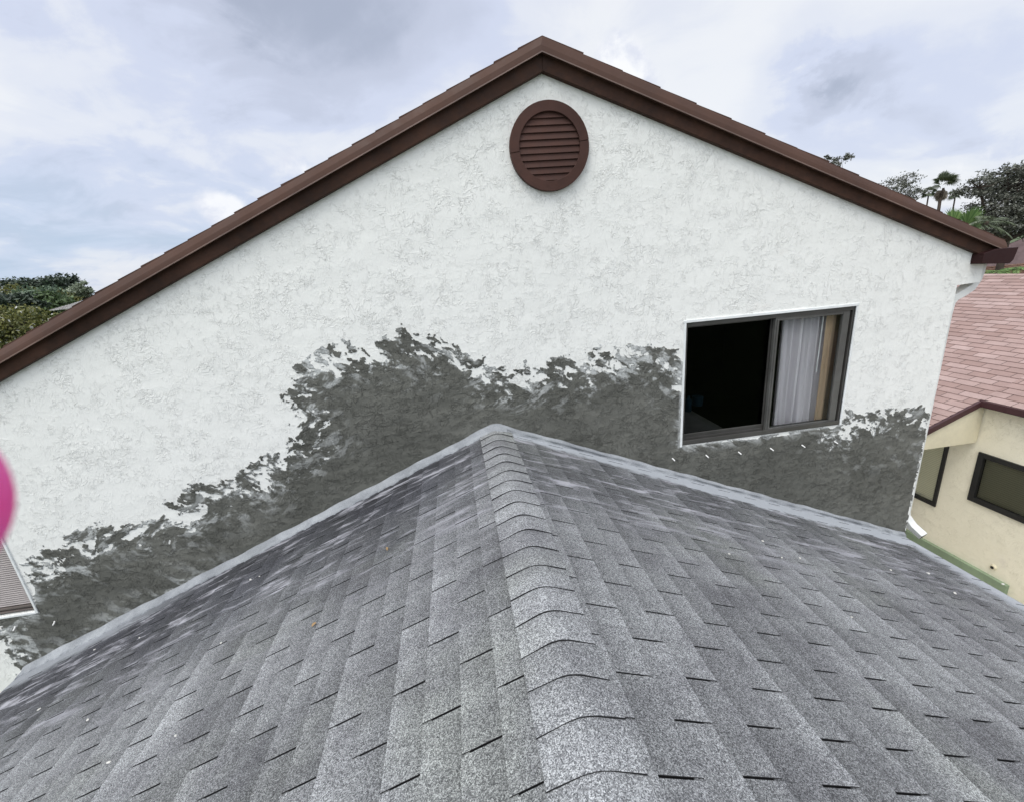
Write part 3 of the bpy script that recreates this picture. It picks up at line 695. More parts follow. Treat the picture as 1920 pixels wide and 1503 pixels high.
# pale wiped smears
s1 = fbm(U1*6.5+31, W1*15, 83, 5, .62); s2 = fbm(U2*6.5+3, W2*15, 87, 5, .62)
sv = s1*selm+s2*(1-selm)
rgt = sstep(GX, WX1, WX1+.2)
sm = sstep(sv+spot*.30, .07, .40)*sstep(sd_, .62+.25*rgt, .06)*.78
brush = sstep(fbm(U2*5+20, W2*24, 81, 4, .6)+spot*.3, .02, .5)*sstep(np.minimum(wind, shut), .13, .01)*.6
rimw = sstep(np.minimum(wind, 9), .035, .0)*.7
feather = sstep(cov-rank, .30, .0)*sstep(fbm(GX*8+1, GZ*8, 171, 3), -.15, .25)*.7*sstep(sd_, .40, .25)
sm = np.clip(np.maximum.reduce([sm*(0.45+.55*sstep(spot, -.25, .2)), brush, rimw, feather]), 0, .92)
# keep cells whose four corners are mostly inside; slide the rim vertices on to the zero line
cellv = (f_keep[:-1, :-1]+f_keep[1:, :-1]+f_keep[:-1, 1:]+f_keep[1:, 1:])/4
keep = cellv > 0
nz_ = len(zs); idx = np.arange(GX.size).reshape(GX.shape)
Q = np.stack([idx[:-1, :-1], idx[1:, :-1], idx[1:, 1:], idx[:-1, 1:]], -1)[keep]
gx, gz = np.gradient(f_keep, H); g2 = gx**2+gz**2+1e-6
cnt = np.zeros(GX.shape); 
for di in (0, 1):
    for dj in (0, 1): cnt[di:di+keep.shape[0], dj:dj+keep.shape[1]] += keep
rim = (cnt > 0) & (cnt < 4)
mvx = np.clip(-f_keep*gx/g2, -H*.55, H*.55)*rim; mvz = np.clip(-f_keep*gz/g2, -H*.55, H*.55)*rim
VX, VZ = GX+mvx, GZ+mvz
VY = np.full(GX.shape, -.0040)
used = np.unique(Q); remap = np.full(GX.size, -1); remap[used] = np.arange(len(used))
V = np.stack([VX.ravel()[used], VY.ravel()[used], VZ.ravel()[used]], -1)
po = mesh_np('cement_patch', V, remap[Q], M['cement'], house, smooth=True, attrs={'smear': sm.ravel()[used]})
so = po.modifiers.new('thick', 'SOLIDIFY'); so.thickness = .005; so.offset = -1; so.use_rim_only = True
# the quads face -y so that solidify grows back into the wall
po.data.flip_normals() if po.data.polygons[0].normal.y > 0 else None

# ================================================================ the low wing whose roof we stand on
wing = empty('low_wing', (0, 0, 0), 'low wing with a weathered grey shingle roof meeting the patched gable wall', 'house wing')
RX, RZ = .252, Z0-1.382; SL, SR = .397, .421; EL, ER = -4.38, 4.975; Y0, Y1 = -6.6, -.004
def roof_z(x): return RZ-(SL*(RX-x) if x < RX else SR*(x-RX))
rd = MB(); t_ = .10; dz = -.016
rd.hexa([(EL+.02, Y0+.02, roof_z(EL)+dz), (RX, Y0+.02, RZ+dz), (ER-.02, Y0+.02, roof_z(ER)+dz), (ER-.02, Y0+.02, roof_z(ER)+dz-t_), (RX, Y0+.02, RZ+dz-t_), (EL+.02, Y0+.02, roof_z(EL)+dz-t_)],
        [(EL+.02, Y1-.004, roof_z(EL)+dz), (RX, Y1-.004, RZ+dz), (ER-.02, Y1-.004, roof_z(ER)+dz), (ER-.02, Y1-.004, roof_z(ER)+dz-t_), (RX, Y1-.004, RZ+dz-t_), (EL+.02, Y1-.004, roof_z(EL)+dz-t_)])
rd.build('roof_deck', M['deck'], wing)
wl = MB(); wl.box(EL+.45, ER-.35, Y0+.4, -.02, 0, 2.42)
wl.poly([(EL+.45, Y0+.4, 2.42), (ER-.35, Y0+.4, 2.42), (RX, Y0+.4, RZ-.14)])
wl.build('wall', M['stucco'], wing)
fs = MB(); fs.box(EL-.02, EL+.018, Y0, Y1-.01, roof_z(EL)-.20, roof_z(EL)-.022); fs.build('fascia', M['white_trim'], wing, bevel=.004)
fs = MB(); fs.box(ER-.018, ER+.02, Y0, Y1-.35, roof_z(ER)-.20, roof_z(ER)-.022); fs.build('fascia', M['white_trim'], wing, bevel=.004)
# shingles: real tabs, one quad box each, slots left open between them
def tabs(side):
    s = SR if side > 0 else SL; cpitch = .1465 if side > 0 else .1425; TABW = .355; SLOT = .0080
    V, F, T = [], [], []
    def addtab(xu, xl, y0, y1, tone, jl=0.0):
        # upper edge x = xu (under the next course), lower edge x = xl; lies tilted, butt lifted
        b = len(V); th_ = .0055
        for (x, h) in ((xu, 0.0005), (xl+side*jl, .0060)):
            for y in (y0, y1): V.append((x, y, roof_z(x)+h))
        for (x, h) in ((xl+side*jl, .0060-th_),):
            for y in (y0, y1): V.append((x, y, roof_z(x)+h))
        for (x, h) in ((xu, -.006),):
            for y in (y0, y1): V.append((x, y, roof_z(x)+h))
        # 0,1 upper top; 2,3 lower top; 4,5 lower bottom; 6,7 upper bottom
        F.extend([(b, b+1, b+3, b+2), (b+2, b+3, b+5, b+4), (b, b+2, b+4, b+6), (b+1, b+7, b+5, b+3), (b+6, b+4, b+5, b+7)])
        T.extend([tone*.74]*2+[tone*1.15]*4+[tone*.74]*2)  # soft shade and dirt painted along the upper edge, worn lower edge lighter
    x_start = .587 if side > 0 else -.148
    k0 = -3 if side > 0 else -3
    rr = random.Random(5 if side > 0 else 9)
    k = k0
    while True:
        xa = x_start+side*cpitch*k; xb_ = xa+side*cpitch
        if (side > 0 and xa > ER) or (side < 0 and xa < EL): break
        xb_ = min(xb_, ER+.012) if side > 0 else max(xb_, EL-.012)
        # slots of even courses line up, odd ones sit half a tab across
        if side > 0: ph_ = (1.39 if k % 2 == 0 else 1.2175)
        else: ph_ = (1.43 if k % 2 else 1.25)
        ph_ = ph_-3.8+rr.uniform(-.010, .010)+.012*math.sin(k*.7)
        y = ph_-TABW*math.ceil((ph_-Y0)/TABW); ctone = rr.uniform(.94, 1.06); run = ctone; nrun = 0
        while y < Y1:
            if nrun <= 0: run = ctone*rr.uniform(.84, 1.14); nrun = rr.choice((1, 2, 3))
            nrun -= 1
            a_, b_ = max(y+SLOT/2+rr.uniform(-.0012, .0012)+.002*min(1, abs(xa-RX)/2.5), Y0), min(y+TABW-SLOT/2, Y1)
            if b_-a_ > .03:
                addtab(xa-side*.03, xb_, a_, b_, run*rr.uniform(.90, 1.10), rr.uniform(-.004, .004))
            y += TABW
        # the unslotted upper half of the strip seen down the slots
        k += 1
    return V, F, T
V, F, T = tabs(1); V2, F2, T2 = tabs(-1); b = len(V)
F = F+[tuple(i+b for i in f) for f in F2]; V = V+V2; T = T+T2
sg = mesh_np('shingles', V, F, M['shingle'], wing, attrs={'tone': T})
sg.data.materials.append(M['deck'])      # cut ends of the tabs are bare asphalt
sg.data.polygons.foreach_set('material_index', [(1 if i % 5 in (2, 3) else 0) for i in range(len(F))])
# ridge caps: bent tabs lapped along the ridge, butts towards the camera
NF = []; V, F, T = [], [], []; CE = .1545; rr = random.Random(3); NS = 14
def cap_pt(u, y, h):
    """u from -1 to 1 across the cap; rounded over the crest"""
    w_ = .150; x = RX+u*w_; rad = .055
    ax = abs(u*w_); s = SR if u > 0 else SL
    zz_ = -s*ax if ax > rad else -s*(rad/2 + ax*ax/(2*rad))
    return (x, y, RZ+zz_+h+.004)
y = 1.3085-3.8-CE*26; 
while y < Y1-.02:
    y1_ = min(y+CE+.05, Y1); tone = rr.uniform(1.08, 1.34); yo = rr.uniform(-.006, .006); sk = rr.uniform(-.006, .006)
    if y < Y0: y += CE; continue
    b = len(V)
    for i in range(NS+1):
        u = -1+2*i/NS; lift = .002*math.sin(3*u+y*7)
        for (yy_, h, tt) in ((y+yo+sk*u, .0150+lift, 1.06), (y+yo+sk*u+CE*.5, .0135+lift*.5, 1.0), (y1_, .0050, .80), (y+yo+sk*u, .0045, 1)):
            V.append(cap_pt(u, yy_, h)); T.append(tone*tt)
    for i in range(NS):
        o = b+i*4
        F.append((o, o+4, o+5, o+1)); F.append((o+1, o+5, o+6, o+2)); F.append((o+3, o+7, o+4, o))
    for o, uu in ((b, -1), (b+NS*4, 1)):      # side edges down to the slope
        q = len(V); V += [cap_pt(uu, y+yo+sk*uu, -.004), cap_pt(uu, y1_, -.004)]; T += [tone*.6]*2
        F.append((o, o+2, q+1, q))
    NF.append((NS*3, 2)); y += CE
rc = mesh_np('ridge_cap', V, F, M['cap'], wing, attrs={'tone': T})
rc.data.materials.append(M['deck'])       # the black asphalt edge of every butt
rc.data.polygons.foreach_set('material_index', [(1 if (k < NS*3 and k % 3 == 2) else 0) for _ in NF for k in range(NS*3+2)])
# felt flashing turned against the wall
def flash(xs_, wfun, name):
    V, F, T = [], [], []
    for i, x in enumerate(xs_):
        w_ = wfun(x); jj = .004*math.sin(x*9)+.003*math.sin(x*23)
        rnd = lambda q: RZ-((SR if q > RX else SL)*(abs(q-RX) if abs(q-RX) > .06 else (.03+(q-RX)**2/.12)))+.004
        z_ = rnd(x)
        V += [(x, -.007, z_+.050+jj), (x, -.018, z_+.048+jj), (x, -.045, z_+.026+jj*.5), (x, -w_+.012, z_+.016), (x, -w_, z_+.011), (x, -w_, z_-.01)]
        T += [1.0]*6
    for i in range(len(xs_)-1):
        for j in range(5): F.append((i*6+j, (i+1)*6+j, (i+1)*6+j+1, i*6+j+1))
    mesh_np(name, V, F, M['flash'], wing, smooth=True, attrs={'tone': T})
def wl_(x):
    k = (RX-x)/.1425; fr_ = k-math.floor(k)
    return .086+.018*(fr_ > .5)+.012*math.sin(x*5.1)+.006*math.sin(x*31)
flash(np.arange(EL, RX+.12, .012), wl_, 'wall_flashing')
flash(np.arange(RX+.10, ER, .012), lambda x: .046+.008*math.sin(x*4.3)+.006*math.sin(x*29), 'wall_flashing')

# crumbs of mortar and leaves that lie on the roof
cr_px = [(487,1081),(470,1087),(262,1196),(165,1350),(415,1206),(178,1218),(330,1380),(205,1430),(74,1330),(1500,1047),(1430,1015),(1597,1158),(1670,1069),(1367,1039),(1740,1075),(1790,1112),(1466,1046),(1880,1095)]
def roof_at(px, py):
    v = ray(px, py)
    for s_, sg in ((SR, 1), (SL, -1)):
        # z = RZ - s*(x-RX)*sg
        t_ = (RZ+s_*sg*RX-CAM[2]-s_*sg*CAM[0])/(v[2]+s_*sg*v[0]); q = CAM+v*t_
        if t_ > 0 and (q[0]-RX)*sg >= 0: return Vector(q)
crumb_me = None
for i, (px, py) in enumerate(cr_px):
    q = roof_at(px, py)
    bm = bmesh.new(); bmesh.ops.create_icosphere(bm, subdivisions=2, radius=1)
    sc = rr.uniform(.0032, .0065)*(1+.12*(q-Vector(CAM)).length)
    for v in bm.verts:
        n_ = mnoise.noise(v.co*1.7+Vector((i*3.1, 0, 0))); v.co = Vector((v.co.x*1.3, v.co.y*.9, v.co.z*.55))*sc*(1+.5*n_)
    me = bpy.data.meshes.new('mortar_crumb'); bm.to_mesh(me); bm.free()
    o = link('mortar_crumb', me, M['crumb']); o.location = q+Vector((0, 0, .008)); o.rotation_euler = (0, 0, rr.uniform(0, 6))
    tag(o, 'pale crumb of mortar fallen on the grey shingle roof', 'crumb', 'mortar crumbs scattered on the shingle roof')
for i, (px, py, lab) in enumerate([(590, 1172, 'small dry brown leaf lying on the left slope of the shingle roof'), (726, 1030, 'tiny yellowish leaf on the shingles left of the ridge, nearer the wall')]):
    q = roof_at(px, py); bm = bmesh.new(); n_ = 9; up = []; dn = []
    for k in range(n_):
        u = k/(n_-1); w_ = .010*math.sin(math.pi*u)**.7+.0006
        z_ = .006*math.sin(math.pi*u)+.006
        up.append(bm.verts.new((-.015+.030*u, w_*.7, z_+.003))); dn.append(bm.verts.new((-.015+.030*u, -w_*.7, z_)))
    for k in range(n_-1): bm.faces.new((dn[k], dn[k+1], up[k+1], up[k]))
    me = bpy.data.meshes.new('leaf'); bm.to_mesh(me); bm.free(); o = link('leaf', me, M['leaf_dry']); o.location = q+Vector((0, 0, .004)); o.rotation_euler = (.1, -.3, .7+i)
    so = o.modifiers.new('thick', 'SOLIDIFY'); so.thickness = .0008
    tag(o, lab, 'leaf')

# ================================================================ neighbour's house on the right
def shingle_slope(xe, ze, xr, zr, y0, y1, mat, parent, name='roof', exp_=.146, tabw=.34, seed=4):
    """roof slope from eave line (xe, ze) up to ridge (xr, zr), courses running along y"""
    V, F, T = [], [], []; L_ = math.hypot(xr-xe, zr-ze); ux, uz = (xr-xe)/L_, (zr-ze)/L_; n_ = int(L_/exp_)+1
    nx_, nz2 = (-uz, ux) if ux > 0 else (uz, -ux); r2 = random.Random(seed)
    for i in range(n_):
        s0, s1 = i*exp_, min((i+1)*exp_+.03, L_)
        y = y0-tabw*(.5*(i % 2)+.12*r2.random())
        while y < y1:
            a_, b_ = max(y+.004, y0), min(y+tabw-.004, y1); y += tabw
            if b_-a_ < .03: continue
            t0 = r2.random(); b = len(V)
            for (s_, h) in ((s0, .016), (s1, .003), (s0, 0.0)):
                for yy_ in (a_, b_): V.append((xe+ux*s_+nx_*h, yy_, ze+uz*s_+nz2*h)); T.append(t0)
            F.extend([(b, b+1, b+3, b+2), (b+4, b+5, b+1, b)])
    return mesh_np(name, V, F, mat, parent, attrs={'tone': T})
def slab(parent, pts_xz, y0, y1, t_, mat, name='roof_deck'):
    m_ = MB(); lo = [(x, z-t_) for x, z in pts_xz]
    pr = pts_xz+lo[::-1]
    m_.hexa([(x, y0, z) for x, z in pr], [(x, y1, z) for x, z in pr]); return m_.build(name, mat, parent)
NX = 8.5
nb = empty('house', (NX+4, 5, 0), 'cream stuccoed house with a faded pink shingle roof and black framed windows', 'house')
e0 = atx(1838, 752, NX-.12); ez = e0.z; yn = e0.y
RXN = 12.55; RZN = Z0-.94; sN = (RZN-ez)/(RXN-(NX-.12))
NWX = 6.75; nwz = ez-sN*((NX-.12)-NWX)     # lower roof edge of the deeper eave beyond yn
shingle_slope(NX-.12, ez+.02, RXN, RZN, -6, yn, M['pink_tab'], nb)
shingle_slope(NWX, nwz+.02, RXN, RZN, yn, 17, M['pink_tab'], nb, seed=8)
shingle_slope(2*RXN-NX+.12, ez+.02, RXN, RZN, -6, 17, M['pink_tab'], nb, seed=9)
slab(nb, [(NX-.10, ez), (RXN, RZN-.02), (2*RXN-NX+.10, ez)], -6, yn-.002, .10, M['deck'])
slab(nb, [(NWX+.02, nwz), (RXN, RZN-.02), (2*RXN-NX+.10, ez)], yn, 17, .10, M['deck'])
f_ = MB(); f_.box(NX-.16, NX-.122, -6, yn-.02, ez-.075, ez+.022); f_.build('fascia', M['maroon_fascia'], nb)
f_ = MB(); f_.hexa([(NX-.122, yn-.045, ez-.075), (NX-.122, yn-.045, ez+.024), (NX-.122, yn-.004, ez+.024), (NX-.122, yn-.004, ez-.075)],
                   [(NWX, yn-.045, nwz-.075), (NWX, yn-.045, nwz+.024), (NWX, yn-.004, nwz+.024), (NWX, yn-.004, nwz-.075)]); f_.build('rake_board', M['maroon_fascia'], nb)
pb = at(1815, 830, yn); 
f_ = MB(); zb_ = pb.z
f_.hexa([(NX-.02, yn-.012, ez-.076), (NX-.02, yn-.012, zb_), (NWX+.05, yn-.012, zb_), (NWX+.05, yn-.012, max(nwz-.076, zb_+.01))],
        [(NX-.02, yn+.10, ez-.076), (NX-.02, yn+.10, zb_), (NWX+.05, yn+.10, zb_), (NWX+.05, yn+.10, max(nwz-.076, zb_+.01))])
f_.hexa([(NX-.02, yn+.10, zb_), (NWX+.05, yn+.10, zb_), (NWX+.05, yn+.10, zb_+.03), (NX-.02, yn+.10, zb_+.03)],
        [(NX-.02, 16.5, zb_), (NWX+.05, 16.5, zb_), (NWX+.05, 16.5, zb_+.03), (NX-.02, 16.5, zb_+.03)])
f_.build('eave_return', M['soffit'], nb)
# wall with two window openings
w2a, w2b = atx(1835, 845, NX), atx(1811, 933, NX); w1a, w1b = atx(1760, 952, NX), atx(1787, 820, NX)
wins = [(w2a.y-1.65, w2a.y-.02, w2b.z, w2a.z), (w1a.y+.05, w1a.y+1.15, w1a.z, w1a.z+1.30)]
wins.sort()
nw = MB(); yc = -5.6; ztop = ez-.02
for (a, b, z0_, z1_) in wins:
    nw.poly([(NX, yc, 0), (NX, a, 0), (NX, a, ztop), (NX, yc, ztop)])
    nw.poly([(NX, a, 0), (NX, b, 0), (NX, b, z0_), (NX, a, z0_)]); nw.poly([(NX, a, z1_), (NX, b, z1_), (NX, b, ztop), (NX, a, ztop)])
    for q in ([(NX, a, z0_), (NX, b, z0_), (NX+.12, b, z0_), (NX+.12, a, z0_)], [(NX, a, z1_), (NX, b, z1_), (NX+.12, b, z1_), (NX+.12, a, z1_)],
              [(NX, a, z0_), (NX, a, z1_), (NX+.12, a, z1_), (NX+.12, a, z0_)], [(NX, b, z0_), (NX, b, z1_), (NX+.12, b, z1_), (NX+.12, b, z0_)]): nw.poly(q)
    yc = b
nw.poly([(NX, yc, 0), (NX, 16.5, 0), (NX, 16.5, ztop), (NX, yc, ztop)])
XB = 2*RXN-NX
nw.poly([(NX, -5.6, 0), (XB, -5.6, 0), (XB, -5.6, ztop), (RXN, -5.6, RZN-.14), (NX, -5.6, ztop)])
nw.poly([(NX, 16.5, 0), (XB, 16.5, 0), (XB, 16.5, ztop), (RXN, 16.5, RZN-.14), (NX, 16.5, ztop)])
nw.poly([(XB, -5.6, 0), (XB, 16.5, 0), (XB, 16.5, ztop), (XB, -5.6, ztop)])
nw.build('wall', M['yellow'], nb)
for n_, (a, b, z0_, z1_) in enumerate(wins):
    we = empty('window', (NX-nb.location.x, a-nb.location.y, z0_)); we.parent = nb
    t_ = (.085 if n_ == 0 else .06); fm = MB(); fm.box(NX-.03, NX+.06, a, a+t_, z0_, z1_); fm.box(NX-.03, NX+.06, b-t_, b, z0_, z1_)
    fm.box(NX-.03, NX+.06, a+t_, b-t_, z0_, z0_+t_); fm.box(NX-.03, NX+.06, a+t_, b-t_, z1_-t_, z1_)
    if n_ == 0:
        mid_ = b-.80; fm.box(NX-.01, NX+.06, mid_-.03, mid_+.03, z0_+t_, z1_-t_)
    fm.build('window_frame', M['black_frame'], we, bevel=.004)
    gp = MB(); gp.box(NX+.02, NX+.026, a+t_-.004, b-t_+.004, z0_+t_-.004, z1_-t_+.004); gp.build('window_pane', M['glass_screen'] if n_ == 0 else M['glass_neigh'], we)
    bl = MB(); bl.box(NX+.040, NX+.052, a+.02, b-.02, z0_+.02, z1_-.02); bl.build('window_blind', M['blind'], we)
g1, g2_ = atx(1715, 1010, NX-.06), atx(1890, 1090, NX-.06)
gb_ = MB(); zt_ = (g1.z+g2_.z)/2; gb_.box(NX-.07, NX, g2_.y, 12.0, 0, zt_); gb_.build('base_band', M['green_band'], nb, bevel=.004)
vp = atx(1863, 1062, NX); vv = MB()
vv.tube([(NX-.03, vp.y, vp.z), (NX, vp.y, vp.z), (NX+.01, vp.y, vp.z)], [.035, .05, .05], 14); vv.build('pipe_flange', M['soffit'], nb)
vv = MB(); vv.tube([(NX-.034, vp.y, vp.z-.004), (NX-.03, vp.y, vp.z-.004)], [.024, .024], 12); vv.build('pipe_mouth', M['black_frame'], nb)

# far houses
def far_house(xc, yc, w, dpt, ze, zr, mat, wallmat, label, hip=0.0):
    h_ = empty('house', (xc, yc, 0), label, 'house')
    b_ = MB(); b_.box(xc-w/2, xc+w/2, yc-dpt/2, yc+dpt/2, 0, ze); b_.build('wall', wallmat, h_)
    V, F, T = [], [], []; r2 = random.Random(int(abs(xc)*7)); n_ = 16; o_ = .5
    for sgn in (-1, 1):
        for i in range(n_):
            f0, f1 = i/n_, (i+1.15)/n_
            nseg = 24
            for j in range(nseg):
                u0, u1 = j/nseg, (j+1)/nseg-.004
                b = len(V); t0 = r2.random()
                for (f, hh) in ((f0, .05), (min(f1, 1), .01), (f0, 0)):
                    hw_ = (w/2+o_)-hip*f*(w/2)
                    for u in (u0, u1): V.append((xc-hw_+2*hw_*u, yc+sgn*(dpt/2+o_)*(1-f), ze+(zr-ze)*f+hh)); T.append(t0)
                F.extend([(b, b+1, b+3, b+2), (b+4, b+5, b+1, b)])
    mesh_np('roof', V, F, mat, h_, attrs={'tone': T})
    for sx in (-1, 1):
        e_ = MB(); e_.poly([(xc+sx*(w/2+o_), yc-dpt/2-o_, ze), (xc+sx*(w/2+o_), yc+dpt/2+o_, ze), (xc+sx*(w/2+o_)-sx*hip*(w/2), yc, zr)])
        e_.build('roof_end', M['soffit'] if not hip else wallmat if wallmat is not M['soffit'] else M['mauve_plain'] if mat is M['mauve_tab'] else M['grey_plain'], h_)
    return h_
q1, q2 = at(92, 583, 26), at(120, 562, 28.5); far_house(q1.x+3.5, 28.5, 6, 4, q1.z, q2.z, M['grey_tab'], M['soffit'], 'distant house with a pale grey roof among trees left of the gable', .35)
q = at(1912, 452, 26); far_house(q.x+4.2, 26, 9, 8, q.z-2.2, q.z+.25, M['mauve_tab'], M['soffit'], 'distant house with a dark mauve roof beside the big dark tree trunk', .3)
q = at(1914, 506, 14); far_house(q.x+3.6, 15.5, 8, 5, q.z-1.2, q.z+.15, M['orange_tab'], M['soffit'], 'brown orange roofed house just beyond the pink shingle roof', .0)

# ================================================================ trees
def leaf_quads(P, size, flat=.3, aspect=.5, droop=0.0, r_=rng, dirv=None):
    """one leaf-shaped quad at each point"""
    n_ = len(P); a = r_.normal(size=(n_, 3))
    if dirv is not None: a = a*.55+np.array(dirv)
    a[:, 2] -= droop; a /= np.linalg.norm(a, axis=1)[:, None]
    b = r_.normal(size=(n_, 3)); b[:, 2] *= flat; b -= (b*a).sum(1)[:, None]*a; b /= np.linalg.norm(b, axis=1)[:, None]
    s = size*r_.uniform(.6, 1.4, n_)[:, None]
    V = np.stack([P-a*s, P-b*s*aspect, P+a*s, P+b*s*aspect], 1).reshape(-1, 3)
    return V, np.arange(n_*4).reshape(-1, 4)
def tree(name, base, top, crown, n, size, leaf, label, cat='tree', group=None, trunk_r=.16, sparse=1.0, dirv=None, flat=.3, seed=1, blossoms=0, clump=.32, per=70):
    """crown: list of (x, y, z, rx, ry, rz) ellipsoids in world space; leaves gather in clumps on twigs"""
    r_ = np.random.default_rng(seed); o = empty(name, base, label, cat, group)
    tr = MB(); bx = Vector(base); tp = Vector(top); pts = []
    for i in range(7):
        f = i/6; pts.append(bx.lerp(tp, f)+Vector((math.sin(f*5+seed)*.10, math.cos(f*4+seed)*.08, 0))*(bx-tp).length*.12*f)
    tr.tube(pts, [trunk_r*(1.15-.75*i/6) for i in range(7)], 9)
    PP = []
    vol = np.array([c_[3]*c_[4]*c_[5] for c_ in crown])**.7; vol = vol/vol.sum()
    for c_, fr_ in zip(crown, vol):
        c3, rad = np.array(c_[:3]), np.array(c_[3:])
        nb_ = max(4, int(n*fr_/per))
        u = r_.normal(size=(nb_, 3)); u /= np.linalg.norm(u, axis=1)[:, None]
        cc = c3+u*rad*(r_.uniform(.25, 1, nb_)**.5)[:, None]
        st = Vector(pts[-2]).lerp(tp, .5)
        ed = Vector(c3)
        mid_ = st.lerp(ed, .55)+Vector(r_.normal(size=3)*.06*(ed-st).length)
        tr.tube([st, mid_, ed], [trunk_r*.42, trunk_r*.28, trunk_r*.14], 6)
        for k in range(nb_):
            if k % 2 == 0:
                e2 = Vector(cc[k]); m2 = ed.lerp(e2, .5)+Vector(r_.normal(size=3)*.10*(e2-ed).length)
                tr.tube([ed, m2, e2], [trunk_r*.15, trunk_r*.09, trunk_r*.03], 4)
            m_ = int(r_.poisson(n*fr_/nb_*sparse)); cs_ = clump*rad.mean()*r_.uniform(.6, 1.2)
            sh_ = r_.normal(size=(m_, 3))*cs_*np.array([1, 1, .6])*.5
            PP.append(cc[k]+sh_)
    tr.build('trunk', M['bark'], o, smooth=True)
    P = np.concatenate(PP); V, F = leaf_quads(P, size, flat, r_=r_, dirv=dirv)
    mesh_np('crown', V, F, M[leaf], o)
    if blossoms:
        Pb = P[r_.choice(len(P), blossoms)]+r_.normal(size=(blossoms, 3))*.05; V, F = leaf_quads(Pb, size*.8, .8, .9, r_=r_); mesh_np('blossom', V, F, M['petal'], o)
    return o
def E(px, py, y, rx, ry, rz): p_ = at(px, py, y); return (p_.x, p_.y, p_.z, rx, ry, rz)
# right side
p_ = at(1885, 452, 13.5)
tree('oak_tree', (p_.x, 13.5, 0), (p_.x+.1, 13.5, p_.z+.5),
     [E(1860, 395, 13.5, .75, 1.2, .7), E(1900, 350, 13.5, .95, 1.4, .62), E(1835, 352, 13.5, .5, .9, .4), E(1905, 405, 13.2, .8, 1.2, .6), E(1950, 340, 13.5, 1.1, 1.4, .8), E(1990, 390, 13.5, 1.3, 1.4, .9), E(1890, 325, 13.6, .7, .9, .3), E(1850, 425, 13.3, .8, 1, .4), E(1910, 430, 13.8, .9, 1, .35)],
     26000, .055, 'leaf_dark', 'big dense dark olive tree rising behind the right end of the gable roof', trunk_r=.22, dirv=(.5, 0, .15), seed=3, clump=.36, per=55)
p_ = at(1690, 372, 19)
tree('sparse_tree', (p_.x+.6, 19, 0), (p_.x+.2, 19, p_.z-.2), [E(1672, 352, 19, .55, .8, .42), E(1700, 340, 19, .55, .8, .35), E(1712, 362, 19, .6, .8, .32), E(1690, 372, 19, .7, .8, .3)],
     3200, .05, 'leaf_dark', 'thin see-through treetop showing left of the tall palm', trunk_r=.05, dirv=(.6, 0, .25), seed=4, clump=.42, per=22)
p_ = at(1565, 318, 17)
tree('sparse_tree', (p_.x+.3, 17, 0), (p_.x, 17, p_.z-.6), [E(1545, 300, 17, .30, .5, .16), E(1578, 298, 17, .34, .5, .16), E(1560, 312, 17, .35, .5, .18)],
     1500, .045, 'leaf_dark', 'wispy windblown treetop just clearing the middle of the right roof slope', trunk_r=.04, dirv=(.7, 0, .25), seed=5, clump=.4, per=20)
def frond_strip(V, F, origin, direc, length, width, droop, nleaf, leaflen, r_, fan=False):
    """feather frond: a drooping rib with narrow leaflets on both sides"""
    d0 = Vector(direc).normalized(); side = d0.cross(Vector((0, 0, 1)))
    if side.length < .1: side = Vector((1, 0, 0))
    side.normalize(); o_ = Vector(origin)
    for i in range(nleaf):
        f = (i+1)/nleaf; p = o_+d0*length*f+Vector((0, 0, -droop*f*f*length))
        tang = (d0+Vector((0, 0, -2*droop*f))).normalized()
        for sg in (-1, 1):
            ll = leaflen*(1-.55*f)*r_.uniform(.8, 1.15); dv = (side*sg*(1-.5*f)+tang*(.55+.5*f)+Vector((0, 0, -.25+r_.uniform(-.15, .15)))).normalized()
            nn = dv.cross(tang).normalized(); wv = dv.cross(nn).normalized()*width
            b = len(V); m_ = p+dv*ll*.45; e_ = p+dv*ll+Vector((0, 0, -.15*ll))
            V += [p-wv*.3, p+wv*.3, m_+wv, e_, m_-wv]; F += [(b, b+1, b+2, b+4), (b+4, b+2, b+3, b+3)]
    return V, F
def fan_leaf(V, F, hub, direc, up, rad, n_, width, r_, spread=2.6):
    """fan palm leaf: segments radiating from the hub"""
    d0 = Vector(direc).normalized(); u = Vector(up); sd0 = d0.cross(u).normalized()
    for i in range(n_):
        a = -spread/2+spread*i/(n_-1); dv = (d0*math.cos(a)+sd0*math.sin(a)).normalized(); ll = rad*(1-.22*abs(a)/(spread/2))*r_.uniform(.92, 1.06)
        wv = dv.cross(u).normalized()*width; p = Vector(hub); m_ = p+dv*ll*.6; e_ = p+dv*ll+Vector((0, 0, -.12*ll-r_.uniform(0, .05)))
        b = len(V); V += [p-wv*.25, p+wv*.25, m_+wv, e_, m_-wv]; F += [(b, b+1, b+2, b+4), (b+4, b+2, b+3, b+3)]
def palm_mesh(V, F, name, mat, parent):
    bm = bmesh.new(); vs = [bm.verts.new(Vector(v)-wloc(parent)) for v in V]
    for f in F:
        ids = list(dict.fromkeys(f))
        bm.faces.new([vs[i] for i in ids])
    me = bpy.data.meshes.new(name); bm.to_mesh(me); bm.free(); return link(name, me, mat, parent)
r5 = random.Random(12)
